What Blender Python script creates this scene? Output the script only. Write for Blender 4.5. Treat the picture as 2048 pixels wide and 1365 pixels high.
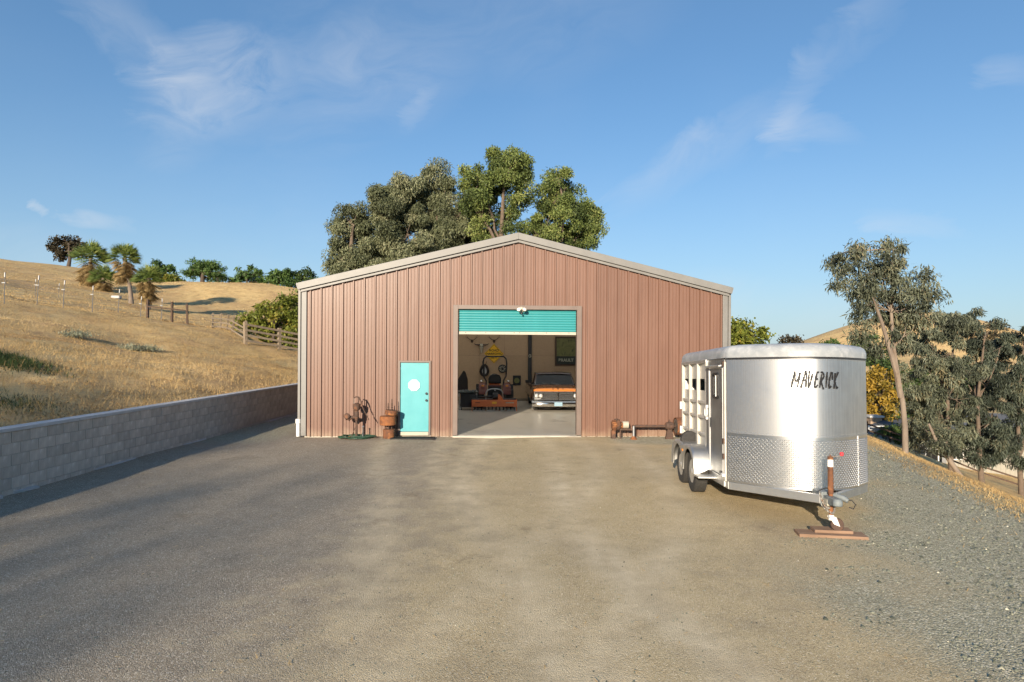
import bpy, math, random
import numpy as np
from mathutils import Matrix, Vector

random.seed(7)
rng = np.random.default_rng(11)
R = math.radians
for o in list(bpy.data.objects):
    bpy.data.objects.remove(o)
scene = bpy.context.scene
COL = scene.collection

# ------------------------------------------------------------------ camera
F = 1250.0                       # focal length in photograph pixels (2048 wide)
EYE = 2.55
HY = 697.0                       # row of the horizon
cam_d = bpy.data.cameras.new('camera')
cam_d.sensor_width = 36.0
cam_d.lens = F / 2048 * 36.0
cam_d.shift_y = (HY - 682.5) / 2048
cam_d.clip_start = 0.1
cam_d.clip_end = 5000
cam = bpy.data.objects.new('camera', cam_d)
COL.objects.link(cam)
cam.matrix_world = (Matrix.Translation((0, 0, EYE)) @ Matrix.Rotation(R(90), 4, 'X')
                    @ Matrix.Rotation(R(0.35), 4, 'Z'))
scene.camera = cam

# ------------------------------------------------------------------ light
SUN_EL, SUN_AZ = 15.5, 16.0      # sun low, behind the camera and to its left
sun_d = bpy.data.lights.new('sun', 'SUN')
sun_d.energy = 5.0
sun_d.angle = R(0.53)
sun_d.color = (1.0, 0.85, 0.66)
sun = bpy.data.objects.new('sun', sun_d)
COL.objects.link(sun)
to_sun = Vector((-math.sin(R(SUN_AZ)) * math.cos(R(SUN_EL)), -math.cos(R(SUN_AZ)) * math.cos(R(SUN_EL)), math.sin(R(SUN_EL))))
sun.rotation_euler = to_sun.to_track_quat('Z', 'Y').to_euler()

world = bpy.data.worlds.new('World')
scene.world = world
world.use_nodes = True
SKY_STRENGTH = 0.105
scene.view_settings.view_transform = 'Standard'
scene.view_settings.look = 'None'
scene.view_settings.gamma = 1.0
scene.view_settings.exposure = 0.72
scene.cycles.max_bounces = 5
scene.cycles.diffuse_bounces = 4
scene.cycles.transparent_max_bounces = 8
scene.cycles.use_adaptive_sampling = True
scene.cycles.adaptive_threshold = 0.03
scene.cycles.use_denoising = True
scene.cycles.sample_clamp_indirect = 6.0
scene.cycles.sample_clamp_direct = 1.6


def build_world():
    nt = world.node_tree
    N, L = nt.nodes, nt.links
    N.clear()
    out = N.new('ShaderNodeOutputWorld')
    bg = N.new('ShaderNodeBackground')
    bg.inputs['Strength'].default_value = SKY_STRENGTH
    L.new(bg.outputs[0], out.inputs[0])
    sky = N.new('ShaderNodeTexSky')
    sky.sky_type = 'NISHITA'
    sky.sun_disc = False
    sky.sun_elevation = R(SUN_EL)
    sky.sun_rotation = R(180 + SUN_AZ)
    sky.air_density = 1.0
    sky.dust_density = 0.15
    sky.ozone_density = 3.5

    def mth(op, a, b=None, c=None, clamp=False):
        n = N.new('ShaderNodeMath')
        n.operation = op
        n.use_clamp = clamp
        for i, v in enumerate((a, b, c)):
            if v is None:
                continue
            if isinstance(v, (int, float)):
                n.inputs[i].default_value = v
            else:
                L.new(v, n.inputs[i])
        return n.outputs[0]
    tc = N.new('ShaderNodeTexCoord')
    sep = N.new('ShaderNodeSeparateXYZ')
    L.new(tc.outputs['Generated'], sep.inputs[0])
    az = mth('ARCTAN2', sep.outputs[0], sep.outputs[1])
    el = mth('ARCSINE', sep.outputs[2])
    # wisps: noise drawn out along the wind, warped by a slower noise
    warp = N.new('ShaderNodeTexNoise')
    warp.inputs['Scale'].default_value = 3.0
    warp.inputs['Detail'].default_value = 3.0
    L.new(tc.outputs['Generated'], warp.inputs['Vector'])
    comb = N.new('ShaderNodeCombineXYZ')
    L.new(mth('ADD', az, mth('MULTIPLY', el, -0.55)), comb.inputs[0])
    L.new(mth('MULTIPLY', el, 2.3), comb.inputs[1])
    vm = N.new('ShaderNodeVectorMath')
    vm.operation = 'MULTIPLY_ADD'
    L.new(warp.outputs['Color'], vm.inputs[0])
    vm.inputs[1].default_value = (0.5, 0.5, 0.5)
    L.new(comb.outputs[0], vm.inputs[2])
    ns = N.new('ShaderNodeTexNoise')
    ns.inputs['Scale'].default_value = 6.5
    ns.inputs['Detail'].default_value = 9.0
    ns.inputs['Roughness'].default_value = 0.62
    ns.inputs['Distortion'].default_value = 0.6
    L.new(vm.outputs[0], ns.inputs['Vector'])
    wisp = mth('MULTIPLY', mth('SUBTRACT', ns.outputs[0], 0.30), 2.3, clamp=True)
    azw = mth('ADD', az, mth('MULTIPLY', mth('SUBTRACT', ns.outputs[0], 0.5), 0.16))
    elw = mth('ADD', el, mth('MULTIPLY', mth('SUBTRACT', warp.outputs[0], 0.5), 0.12))

    def ae(x, y):
        a = math.atan((x - 1024) / F)
        return a, math.atan((HY - y) / F * math.cos(a))
    total = None
    for (x, y, hl, hw, ang, amt) in (
            (290, 110, 250, 60, -34, .55), (430, 170, 190, 75, 26, .75), (660, 170, 330, 95, 8, .42), (830, 215, 75, 18, 45, .5),
            (1390, 305, 215, 40, 31, .6), (1610, 258, 115, 38, -26, .75), (1600, 185, 140, 34, 58, .55), (1730, 55, 150, 40, 48, .4),
            (2015, 150, 80, 38, -20, .6), (1830, 440, 140, 24, -22, .5), (88, 430, 34, 17, -25, 1.1), (190, 440, 66, 21, 2, 1.1),
            (950, 60, 480, 90, 4, .25), (330, 270, 120, 50, 5, .3), (1560, 620, 330, 70, -3, .4), (90, 560, 330, 110, 0, .35)):
        a0, e0 = ae(x, y)
        k = math.cos(a0)
        c, s = math.cos(R(ang)), math.sin(R(ang))
        da, de = mth('SUBTRACT', azw, a0), mth('SUBTRACT', elw, e0)
        u = mth('ADD', mth('MULTIPLY', da, c), mth('MULTIPLY', de, s))
        v = mth('SUBTRACT', mth('MULTIPLY', de, c), mth('MULTIPLY', da, s))
        u2 = mth('POWER', mth('ABSOLUTE', mth('MULTIPLY', u, F / (hl * k * k))), 2)
        v2 = mth('POWER', mth('ABSOLUTE', mth('MULTIPLY', v, F / (hw * 1.3 * k * k))), 2)
        m = mth('SUBTRACT', 1.0, mth('ADD', u2, v2), clamp=True)
        m = mth('MULTIPLY', m, amt)
        total = m if total is None else mth('ADD', total, m)
    # the rest of the sky carries the same thin wisps
    thin = mth('MULTIPLY', mth('SUBTRACT', warp.outputs[0], 0.46), 1.1, clamp=True)
    cover = mth('MULTIPLY', mth('ADD', total, mth('MULTIPLY', thin, 0.35)), wisp, clamp=True)
    up = mth('MULTIPLY', mth('ADD', el, 0.02), 14.0, clamp=True)
    cover = mth('MULTIPLY', cover, up)
    # the photograph's sky is even: compress the range between zenith and horizon
    gm = N.new('ShaderNodeGamma')
    gm.inputs[1].default_value = 0.72
    L.new(sky.outputs[0], gm.inputs[0])
    hsv = N.new('ShaderNodeMix')
    hsv.data_type = 'RGBA'
    hsv.blend_type = 'MULTIPLY'
    hsv.inputs[0].default_value = 1.0
    L.new(gm.outputs[0], hsv.inputs[6])
    hsv.inputs[7].default_value = (.84, 1.13, 1.36, 1)
    # pale haze low over the horizon, the same all round
    hz = N.new('ShaderNodeMix')
    hz.data_type = 'RGBA'
    low = mth('SUBTRACT', 1.0, mth('MULTIPLY', mth('ABSOLUTE', el), 2.2), clamp=True)
    L.new(mth('MULTIPLY', mth('POWER', low, 2.5), 0.72), hz.inputs[0])
    L.new(hsv.outputs[2], hz.inputs[6])
    hz.inputs[7].default_value = (3.05, 3.75, 4.15, 1)
    mix = N.new('ShaderNodeMix')
    mix.data_type = 'RGBA'
    L.new(mth('MULTIPLY', cover, 0.47), mix.inputs[0])
    L.new(hz.outputs[2], mix.inputs[6])
    mix.inputs[7].default_value = (4.4, 4.6, 4.9, 1)
    L.new(mix.outputs[2], bg.inputs['Color'])


build_world()
world.cycles.sampling_method = 'MANUAL'
world.cycles.sample_map_resolution = 512

# ------------------------------------------------------------------ helpers


class MB:
    """collects faces; build() links them as one mesh object"""

    def __init__(self):
        self.v, self.f = [], []

    def add(self, vs, fs, M=None):
        b = len(self.v)
        for p in vs:
            p = Vector(p)
            if M is not None:
                p = M @ p
            self.v.append((p.x, p.y, p.z))
        for f in fs:
            self.f.append(tuple(i + b for i in f))
        return self

    def box(self, x0, x1, y0, y1, z0, z1, M=None):
        vs = [(x0, y0, z0), (x1, y0, z0), (x1, y1, z0), (x0, y1, z0), (x0, y0, z1), (x1, y0, z1), (x1, y1, z1), (x0, y1, z1)]
        fs = [(0, 3, 2, 1), (4, 5, 6, 7), (0, 1, 5, 4), (1, 2, 6, 5), (2, 3, 7, 6), (3, 0, 4, 7)]
        return self.add(vs, fs, M)

    def cbox(self, c, s, M=None):
        return self.box(c[0] - s[0] / 2, c[0] + s[0] / 2, c[1] - s[1] / 2, c[1] + s[1] / 2, c[2] - s[2] / 2, c[2] + s[2] / 2, M)

    def tube(self, path, r, n=8, caps=True, M=None):
        path = [Vector(p) for p in path]
        if not isinstance(r, (list, tuple)):
            r = [r] * len(path)
        vs, fs = [], []
        prev = None
        for i, p in enumerate(path):
            if i == 0:
                t = path[1] - p
            elif i == len(path) - 1:
                t = p - path[i - 1]
            else:
                t = (path[i + 1] - p).normalized() + (p - path[i - 1]).normalized()
            if t.length < 1e-9:
                t = Vector((0, 0, 1))
            t.normalize()
            if prev is None:
                a = Vector((0, 0, 1)) if abs(t.z) < .9 else Vector((1, 0, 0))
                u = t.cross(a).normalized()
            else:
                u = prev - t * prev.dot(t)
                u = u.normalized() if u.length > 1e-6 else t.orthogonal().normalized()
            prev = u
            w = t.cross(u)
            for k in range(n):
                a = 2 * math.pi * k / n
                vs.append(p + (u * math.cos(a) + w * math.sin(a)) * r[i])
        for i in range(len(path) - 1):
            for k in range(n):
                a, b = i * n + k, i * n + (k + 1) % n
                fs.append((a, b, b + n, a + n))
        if caps:
            fs.append(tuple(range(n - 1, -1, -1)))
            m = (len(path) - 1) * n
            fs.append(tuple(m + k for k in range(n)))
        return self.add(vs, fs, M)

    def lathe(self, prof, n=24, M=None, caps=True):
        """prof: (r, h) pairs turned about local z"""
        vs, fs = [], []
        for (r, h) in prof:
            for k in range(n):
                a = 2 * math.pi * k / n
                vs.append((r * math.cos(a), r * math.sin(a), h))
        for i in range(len(prof) - 1):
            for k in range(n):
                a, b = i * n + k, i * n + (k + 1) % n
                fs.append((a, b, b + n, a + n))
        if caps:
            fs.append(tuple(range(n - 1, -1, -1)))
            m = (len(prof) - 1) * n
            fs.append(tuple(m + k for k in range(n)))
        return self.add(vs, fs, M)

    def prism(self, poly, a, b, M=None):
        """poly in (x, z), extruded along y from a to b"""
        n = len(poly)
        vs = [(p[0], a, p[1]) for p in poly] + [(p[0], b, p[1]) for p in poly]
        fs = [tuple(range(n)), tuple(range(2 * n - 1, n - 1, -1))]
        for i in range(n):
            j = (i + 1) % n
            fs.append((i, i + n, j + n, j))
        return self.add(vs, fs, M)

    def build(self, name, mat, parent=None, smooth=False, bevel=0, loc=None, angle=40):
        me = bpy.data.meshes.new(name)
        me.from_pydata(self.v, [], self.f)
        me.validate()
        if mat is not None:
            me.materials.append(mat)
        if smooth:
            me.polygons.foreach_set('use_smooth', [True] * len(me.polygons))
            me.set_sharp_from_angle(angle=R(angle))
        me.update()
        o = bpy.data.objects.new(name, me)
        COL.objects.link(o)
        if parent is not None:
            o.parent = parent
        if loc is not None:
            o.location = loc
        if bevel:
            m = o.modifiers.new('bevel', 'BEVEL')
            m.width = bevel
            m.segments = 2
            m.limit_method = 'ANGLE'
        return o


def T(x, y, z):
    return Matrix.Translation((x, y, z))


def RX(a):
    return Matrix.Rotation(R(a), 4, 'X')


def RY(a):
    return Matrix.Rotation(R(a), 4, 'Y')


def RZ(a):
    return Matrix.Rotation(R(a), 4, 'Z')


def tag(o, label=None, cat=None, group=None, kind=None):
    if label:
        o['label'] = label
    if cat:
        o['category'] = cat
    if group:
        o['group'] = group
    if kind:
        o['kind'] = kind
    return o


def thing(name, label, cat, loc=(0, 0, 0), rz=0, group=None):
    o = bpy.data.objects.new(name, None)
    o.empty_display_size = 0.2
    COL.objects.link(o)
    o.location = loc
    o.rotation_euler = (0, 0, R(rz))
    return tag(o, label, cat, group)


def inst(src, parent, loc=(0, 0, 0), rot=(0, 0, 0), scale=(1, 1, 1)):
    c = src.copy()
    COL.objects.link(c)
    c.parent = parent
    c.location = loc
    c.rotation_euler = rot
    c.scale = scale
    return c


def raw_mesh(name, verts, faces_flat, per, mat, parent=None, tint=None, smooth=False):
    """fast mesh from numpy: faces all have `per` corners"""
    me = bpy.data.meshes.new(name)
    nv = len(verts)
    nf = len(faces_flat) // per
    me.vertices.add(nv)
    me.vertices.foreach_set('co', np.ascontiguousarray(verts, dtype=np.float32).ravel())
    me.loops.add(nf * per)
    me.loops.foreach_set('vertex_index', np.ascontiguousarray(faces_flat, dtype=np.int32))
    me.polygons.add(nf)
    me.polygons.foreach_set('loop_start', np.arange(0, nf * per, per, dtype=np.int32))
    me.polygons.foreach_set('loop_total', np.full(nf, per, dtype=np.int32))
    if smooth:
        me.polygons.foreach_set('use_smooth', np.ones(nf, dtype=bool))
    if tint is not None:
        at = me.attributes.new('tint', 'FLOAT', 'POINT')
        at.data.foreach_set('value', np.ascontiguousarray(tint, dtype=np.float32))
    me.update(calc_edges=True)
    me.materials.append(mat)
    o = bpy.data.objects.new(name, me)
    COL.objects.link(o)
    if parent is not None:
        o.parent = parent
    return o


def at(x, y, Y):
    """world point seen at photograph pixel (x, y) at distance Y"""
    return Vector(((x - 1024) * Y / F, Y, EYE - (y - HY) * Y / F))


# ------------------------------------------------------------------ materials
MATS = {}


def _nodes(name):
    m = bpy.data.materials.new(name)
    m.use_nodes = True
    nt = m.node_tree
    nt.nodes.clear()
    out = nt.nodes.new('ShaderNodeOutputMaterial')
    b = nt.nodes.new('ShaderNodeBsdfPrincipled')
    nt.links.new(b.outputs[0], out.inputs[0])
    MATS[name] = m
    return m, nt, nt.nodes, nt.links, b, out


def ramp(N, stops):
    r = N.new('ShaderNodeValToRGB')
    e = r.color_ramp.elements
    while len(e) < len(stops):
        e.new(0.5)
    for i, (p, c) in enumerate(stops):
        e[i].position = p
        e[i].color = (*c, 1) if len(c) == 3 else c
    return r


def pm(name, c1, c2=None, rough=.6, metal=0.0, ns=6.0, bump=0.0, bs=60.0, stretch=(1, 1, 1), c3=None, ns3=1.5, t3=.6, rand=0.0, rvar=0.1, coat=0.0, contrast=.18):
    """principled with noise between c1 and c2, optional large stains c3, fine bump and per-object variation"""
    m, nt, N, L, b, out = _nodes(name)
    tc = N.new('ShaderNodeTexCoord')
    mp = N.new('ShaderNodeMapping')
    mp.inputs['Scale'].default_value = stretch
    L.new(tc.outputs['Object'], mp.inputs[0])
    n1 = N.new('ShaderNodeTexNoise')
    n1.inputs['Scale'].default_value = ns
    n1.inputs['Detail'].default_value = 6
    n1.inputs['Roughness'].default_value = .6
    L.new(mp.outputs[0], n1.inputs['Vector'])
    c2 = c2 or tuple(x * .8 for x in c1)
    r = ramp(N, [(.5 - contrast, c2), (.5 + contrast, c1)])
    L.new(n1.outputs[0], r.inputs[0])
    col = r.outputs[0]
    if c3:
        n3 = N.new('ShaderNodeTexNoise')
        n3.inputs['Scale'].default_value = ns3
        n3.inputs['Detail'].default_value = 7
        n3.inputs['Roughness'].default_value = .65
        L.new(mp.outputs[0], n3.inputs['Vector'])
        r3 = ramp(N, [(t3 - .06, (0, 0, 0)), (t3 + .06, (1, 1, 1))])
        L.new(n3.outputs[0], r3.inputs[0])
        mx = N.new('ShaderNodeMix')
        mx.data_type = 'RGBA'
        L.new(r3.outputs[0], mx.inputs[0])
        L.new(col, mx.inputs[6])
        mx.inputs[7].default_value = (*c3, 1)
        col = mx.outputs[2]
    if rand:
        oi = N.new('ShaderNodeObjectInfo')
        h = N.new('ShaderNodeHueSaturation')
        mr = N.new('ShaderNodeMapRange')
        mr.inputs[3].default_value = 1 - rand
        mr.inputs[4].default_value = 1 + rand
        L.new(oi.outputs['Random'], mr.inputs[0])
        L.new(mr.outputs[0], h.inputs['Value'])
        L.new(col, h.inputs['Color'])
        col = h.outputs[0]
    L.new(col, b.inputs['Base Color'])
    rr = N.new('ShaderNodeMapRange')
    rr.inputs[3].default_value = max(.02, rough - rvar)
    rr.inputs[4].default_value = min(1, rough + rvar)
    L.new(n1.outputs[0], rr.inputs[0])
    L.new(rr.outputs[0], b.inputs['Roughness'])
    b.inputs['Metallic'].default_value = metal
    b.inputs['Coat Weight'].default_value = coat
    if bump:
        n2 = N.new('ShaderNodeTexNoise')
        n2.inputs['Scale'].default_value = bs
        n2.inputs['Detail'].default_value = 4
        L.new(mp.outputs[0], n2.inputs['Vector'])
        bp = N.new('ShaderNodeBump')
        bp.inputs['Strength'].default_value = bump
        bp.inputs['Distance'].default_value = .01
        L.new(n2.outputs[0], bp.inputs['Height'])
        L.new(bp.outputs[0], b.inputs['Normal'])
    return m


def leafmat(name, stops, trans=.25, rough=.55):
    """foliage: colour from the per-leaf tint, a little light through the leaf"""
    m, nt, N, L, b, out = _nodes(name)
    a = N.new('ShaderNodeAttribute')
    a.attribute_name = 'tint'
    r = ramp(N, stops)
    L.new(a.outputs['Fac'], r.inputs[0])
    L.new(r.outputs[0], b.inputs['Base Color'])
    b.inputs['Roughness'].default_value = rough
    b.inputs['Specular IOR Level'].default_value = .3
    tr = N.new('ShaderNodeBsdfTranslucent')
    L.new(r.outputs[0], tr.inputs[0])
    mx = N.new('ShaderNodeMixShader')
    mx.inputs[0].default_value = trans
    L.new(b.outputs[0], mx.inputs[1])
    L.new(tr.outputs[0], mx.inputs[2])
    L.new(mx.outputs[0], out.inputs[0])
    return m


def textmesh(name, s, size, mat, parent, M, depth=.002, bold=0.0, spacing=1.0, align='CENTER'):
    cu = bpy.data.curves.new(name, 'FONT')
    cu.body = s
    cu.size = size
    cu.align_x = align
    cu.align_y = 'CENTER'
    cu.extrude = depth
    cu.offset = bold
    cu.space_character = spacing
    tmp = bpy.data.objects.new('tmp_text', cu)
    COL.objects.link(tmp)
    dg = bpy.context.evaluated_depsgraph_get()
    me = bpy.data.meshes.new_from_object(tmp.evaluated_get(dg))
    bpy.data.objects.remove(tmp)
    me.transform(M)
    me.materials.clear()
    me.materials.append(mat)
    me.name = name
    o = bpy.data.objects.new(name, me)
    COL.objects.link(o)
    o.parent = parent
    return o
# ------------------------------------------------------------------ terrain


def vnoise(x, y, s, seed=0):
    """smooth value noise, numpy"""
    x = np.asarray(x, float) / s + seed * 17.3
    y = np.asarray(y, float) / s + seed * 9.1
    xi, yi = np.floor(x), np.floor(y)
    xf, yf = x - xi, y - yi
    xf = xf * xf * (3 - 2 * xf)
    yf = yf * yf * (3 - 2 * yf)

    def h(a, b):
        v = np.sin(a * 127.1 + b * 311.7 + seed * 74.7) * 43758.5453
        return v - np.floor(v)
    return ((h(xi, yi) * (1 - xf) + h(xi + 1, yi) * xf) * (1 - yf)
            + (h(xi, yi + 1) * (1 - xf) + h(xi + 1, yi + 1) * xf) * yf)


def xw(Y):
    """face line of the retaining wall"""
    Y = np.clip(np.asarray(Y, float), -20, 60)
    return -8.66 + 0.028 * (Y - 10)


def xe(Y):
    """edge where the gravel pad starts to fall away on the right"""
    Y = np.clip(np.asarray(Y, float), -20, 60)
    return 7.9 + 0.235 * (Y - 9.2)


def sst(t):
    t = np.clip(t, 0, 1)
    return t * t * (3 - 2 * t)


def H(X, Y):
    X = np.asarray(X, float)
    Y = np.asarray(Y, float)
    d = xw(Y) - X                                   # into the hill
    w = 0.03 + np.clip(Y - 27.5, 0, 40) * 0.12       # the step at the wall widens to a bank behind the barn
    step = 1.02 * sst((d - 0.06) / w)
    dd = np.clip(d - .1, 0, None)
    hill = 40 * (1 - np.exp(-0.2 * dd / 40)) * sst(.3 + dd / 2)
    hill = hill + 5.2 * np.exp(-((X + 115) / 55) ** 2 - ((Y - 165) / 55) ** 2)
    hill = hill + 5.8 * np.exp(-((X + 40) / 24) ** 2 - ((Y - 113) / 17) ** 2) * (dd > 0)
    hill = hill + .45 * np.exp(-((X + 25.5) / 5) ** 2) * np.exp(-((Y - 36) / 14) ** 2)
    hill = hill - 1.0 * np.exp(-((X + 42) / 16) ** 2 - ((Y - 68) / 20) ** 2)
    hill = hill + (vnoise(X, Y, 3.1, 1) - .5) * .34 * sst(dd / 3) + (vnoise(X, Y, .9, 2) - .5) * .12 * sst(dd / 1.0) + (vnoise(X, Y, 11, 5) - .5) * .7 * sst(dd / 12)
    left = np.where(d > 0.06, step + hill * (d > .1), 0)
    e = np.clip(X - xe(Y), 0, None)
    ee = e * e / (e + 1.3)
    right = -10.5 * (1 - np.exp(-ee / 19)) - 1.0 * sst((e - 12) / 10)
    right = right + (vnoise(X, Y, 2.3, 3) - .5) * .16 * sst(e / 2)
    right = right + 37 * np.exp(-((X - 240) / 80) ** 2 - ((Y - 370) / 70) ** 2)
    right = right + 9 * np.exp(-((X - 150) / 50) ** 2 - ((Y - 260) / 40) ** 2)
    yard = (vnoise(X, Y, 2.6, 4) - .5) * .045 + (vnoise(X, Y, .7, 6) - .5) * .018
    flat = 1 - sst((np.abs(Y - 24.6) - 5.5) / .5)     # level under the slab
    inb = (1 - sst((np.abs(X) - 6.3) / .6)) * flat
    yard = yard * (1 - inb) - .012 - .06 * inb
    return left + right + yard * (d <= .1)


def axis(stops):
    """stops: (value, spacing) -> coordinates whose spacing changes smoothly"""
    out = [stops[0][0]]
    for (a, sa), (b, sb) in zip(stops, stops[1:]):
        x = a
        while True:
            t = (x - a) / (b - a)
            x = x + sa + (sb - sa) * t
            if x >= b - .4 * sb:
                break
            out.append(x)
        out.append(b)
    return np.array(out)


def build_ground():
    # columns follow the wall line: offset from xw
    cols = axis([(-900, 90), (-200, 14), (-60, 2), (-26, .42), (-4, .22), (-.2, .1), (-.12, .03), (-.06, .03), (0, .1), (.6, .16), (8, .22), (22, .28), (32, .7), (75, 3), (330, 14), (1200, 120)])
    rows = axis([(-140, 14), (-30, 2), (2, .26), (8, .18), (22, .26), (46, .5), (75, 1.4), (130, 3), (420, 14), (2200, 180)])
    C, Rr = np.meshgrid(cols, rows)
    Y = Rr
    X = C + xw(Y)
    Z = H(X, Y)
    nr, nc = X.shape
    V = np.stack([X, Y, Z], -1).reshape(-1, 3)
    i = np.arange(nr - 1)[:, None] * nc + np.arange(nc - 1)[None, :]
    faces = np.stack([i, i + 1, i + nc + 1, i + nc], -1).reshape(-1)
    o = raw_mesh('ground', V, faces, 4, MATS['ground'], smooth=True)
    Xf, Yf = V[:, 0], V[:, 1]
    d = xw(Yf) - Xf
    e = Xf - xe(Yf) + (vnoise(Xf, Yf, 1.3, 8) - .5) * 1.0
    grass = np.where((d > .08), 1.0, sst((e + .35) / 1.0))
    grass = np.where((Yf > 33) & (d <= .08), np.maximum(grass, sst((Yf - 33) / 3)), grass)
    # greenish crushed rock on the right and along the foot of the barn; worn tan track in the middle; dark old gravel on the left
    rock = sst((Xf - (2.4 + .13 * Yf + .9 * np.sin(Yf * .7)) + (vnoise(Xf, Yf, 1.7, 9) - .5) * 2.2 + (vnoise(Xf, Yf, .5, 19) - .5) * 1.4) / 3.4)
    rock = np.maximum(rock, .8 * sst((Yf - 16.4) / .8) * sst((Xf - 2.0) / 1.5))
    rock = np.maximum(rock, .7 * sst((-6.0 - Xf) / 1.0) * sst((Yf - 15.5) / 2))
    track = sst((Xf + 4.2 - .06 * Yf) / 4.5) * (.78 + .5 * vnoise(Xf, Yf, 2.2, 10))
    # wheel tracks worn by vehicles turning in to the door and past the trailer
    rut = np.zeros_like(Xf)
    for (x0, sw, amp) in ((-.9, 1.0, 1.0), (.75, 1.0, 1.0), (1.9, -2.6, .8), (3.4, -2.6, .8), (-3.2, 2.3, .7), (-1.7, 2.3, .7)):
        cx = x0 + sw * ((18 - Yf) / 13) ** 2 + .25 * np.sin(Yf * .45 + x0)
        rut = np.maximum(rut, amp * np.exp(-((Xf - cx) / .27) ** 2) * (Yf < 18))
    rut = rut * (.45 + .75 * vnoise(Xf, Yf, 1.9, 21))
    me = o.data
    for nm, arr in (('grass', grass), ('rock', rock), ('track', track), ('rut', rut)):
        a = me.attributes.new(nm, 'FLOAT', 'POINT')
        a.data.foreach_set('value', np.ascontiguousarray(arr, dtype=np.float32))
    tag(o, 'gravel yard, dry grass slopes and far brown hills', kind='structure')
    return o


def ground_material():
    m, nt, N, L, b, out = _nodes('ground')
    geo = N.new('ShaderNodeNewGeometry')

    def noise(scale, detail=5, rough=.6, dist=0.0, vec=None):
        n = N.new('ShaderNodeTexNoise')
        n.inputs['Scale'].default_value = scale
        n.inputs['Detail'].default_value = detail
        n.inputs['Roughness'].default_value = rough
        n.inputs['Distortion'].default_value = dist
        L.new(vec or geo.outputs['Position'], n.inputs['Vector'])
        return n.outputs[0]

    def attr(nm):
        a = N.new('ShaderNodeAttribute')
        a.attribute_name = nm
        return a.outputs['Fac']

    def mth(op, a, bb=None, clamp=False):
        n = N.new('ShaderNodeMath')
        n.operation = op
        n.use_clamp = clamp
        for i, v in enumerate((a, bb)):
            if v is None:
                continue
            if isinstance(v, (int, float)):
                n.inputs[i].default_value = v
            else:
                L.new(v, n.inputs[i])
        return n.outputs[0]

    def mix(f, a, c):
        n = N.new('ShaderNodeMix')
        n.data_type = 'RGBA'
        if isinstance(f, float):
            n.inputs[0].default_value = f
        else:
            L.new(f, n.inputs[0])
        for i, v in ((6, a), (7, c)):
            if isinstance(v, tuple):
                n.inputs[i].default_value = (*v, 1)
            else:
                L.new(v, n.inputs[i])
        return n.outputs[2]

    def rmp(v, stops):
        r = ramp(N, stops)
        L.new(v, r.inputs[0])
        return r.outputs[0]
    # stones: cells with their own tone
    vor = N.new('ShaderNodeTexVoronoi')
    vor.inputs['Scale'].default_value = 55
    L.new(geo.outputs['Position'], vor.inputs['Vector'])
    sep = N.new('ShaderNodeSeparateColor')
    L.new(vor.outputs['Color'], sep.inputs[0])
    vor2 = N.new('ShaderNodeTexVoronoi')
    vor2.inputs['Scale'].default_value = 95
    L.new(geo.outputs['Position'], vor2.inputs['Vector'])
    sep2 = N.new('ShaderNodeSeparateColor')
    L.new(vor2.outputs['Color'], sep2.inputs[0])
    n_big, n_mid, n_fine = noise(.35, 6, .62), noise(2.3, 6, .65), noise(26, 6, .7)
    old = rmp(sep2.outputs[0], [(0, (.17, .142, .105)), (.5, (.31, .267, .203)), (.9, (.46, .405, .32)), (.985, (.72, .66, .56))])
    old = mix(mth('MULTIPLY', n_fine, .7), old, rmp(n_mid, [(.3, (.235, .19, .13)), (.7, (.43, .355, .25))]))
    tan = rmp(n_mid, [(.25, (.41, .315, .175)), (.55, (.54, .43, .25)), (.8, (.61, .50, .305))])
    tan = mix(.55, tan, rmp(sep2.outputs[1], [(.0, (.23, .17, .10)), (.3, (.48, .38, .22)), (.8, (.62, .505, .305)), (.96, (.74, .64, .46)), (1, (.88, .82, .68))]))
    grit = noise(150, 4, .8)
    tan = mix(mth('MULTIPLY', rmp(grit, [(.36, (1, 1, 1)), (.48, (0, 0, 0))]), .5), tan, (.22, .165, .105))
    dark = rmp(n_big, [(.5, (0, 0, 0)), (.68, (1, 1, 1))])
    tan = mix(mth('MULTIPLY', dark, .4), tan, (.24, .195, .145))
    rock = rmp(sep.outputs[0], [(0, (.19, .182, .13)), (.4, (.31, .30, .215)), (.8, (.44, .42, .305)), (.96, (.68, .64, .5))])
    rock = mix(mth('MULTIPLY', n_mid, .45), rock, (.42, .36, .245))
    fac_t = mth('MULTIPLY', mth('SUBTRACT', mth('ADD', attr('track'), mth('MULTIPLY', mth('SUBTRACT', n_mid, .5), 1.1)), .18), 1.5, True)
    yard = mix(fac_t, old, tan)
    yard = mix(mth('MULTIPLY', attr('rut'), .85), yard, rmp(n_mid, [(.35, (.50, .41, .27)), (.65, (.72, .61, .42))]))
    spot = rmp(noise(.9, 7, .7, .5), [(.60, (0, 0, 0)), (.70, (1, 1, 1))])
    yard = mix(mth('MULTIPLY', spot, .6), yard, (.22, .165, .10))
    fac_r = mth('MULTIPLY', mth('SUBTRACT', mth('ADD', attr('rock'), mth('MULTIPLY', mth('SUBTRACT', n_fine, .5), 1.2)), .22), 1.8, True)
    yard = mix(fac_r, yard, rock)
    # dry grass and bare soil
    st = N.new('ShaderNodeMapping')
    st.inputs['Scale'].default_value = (1, .6, 2.0)
    L.new(geo.outputs['Position'], st.inputs[0])
    g1 = noise(1.1, 8, .7, .4, st.outputs[0])
    g2 = noise(14, 6, .75, .3)
    g3 = noise(.16, 5, .6)
    straw = rmp(g1, [(.30, (.27, .175, .085)), (.44, (.58, .40, .175)), (.58, (.74, .54, .25)), (.8, (.80, .62, .33))])
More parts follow.
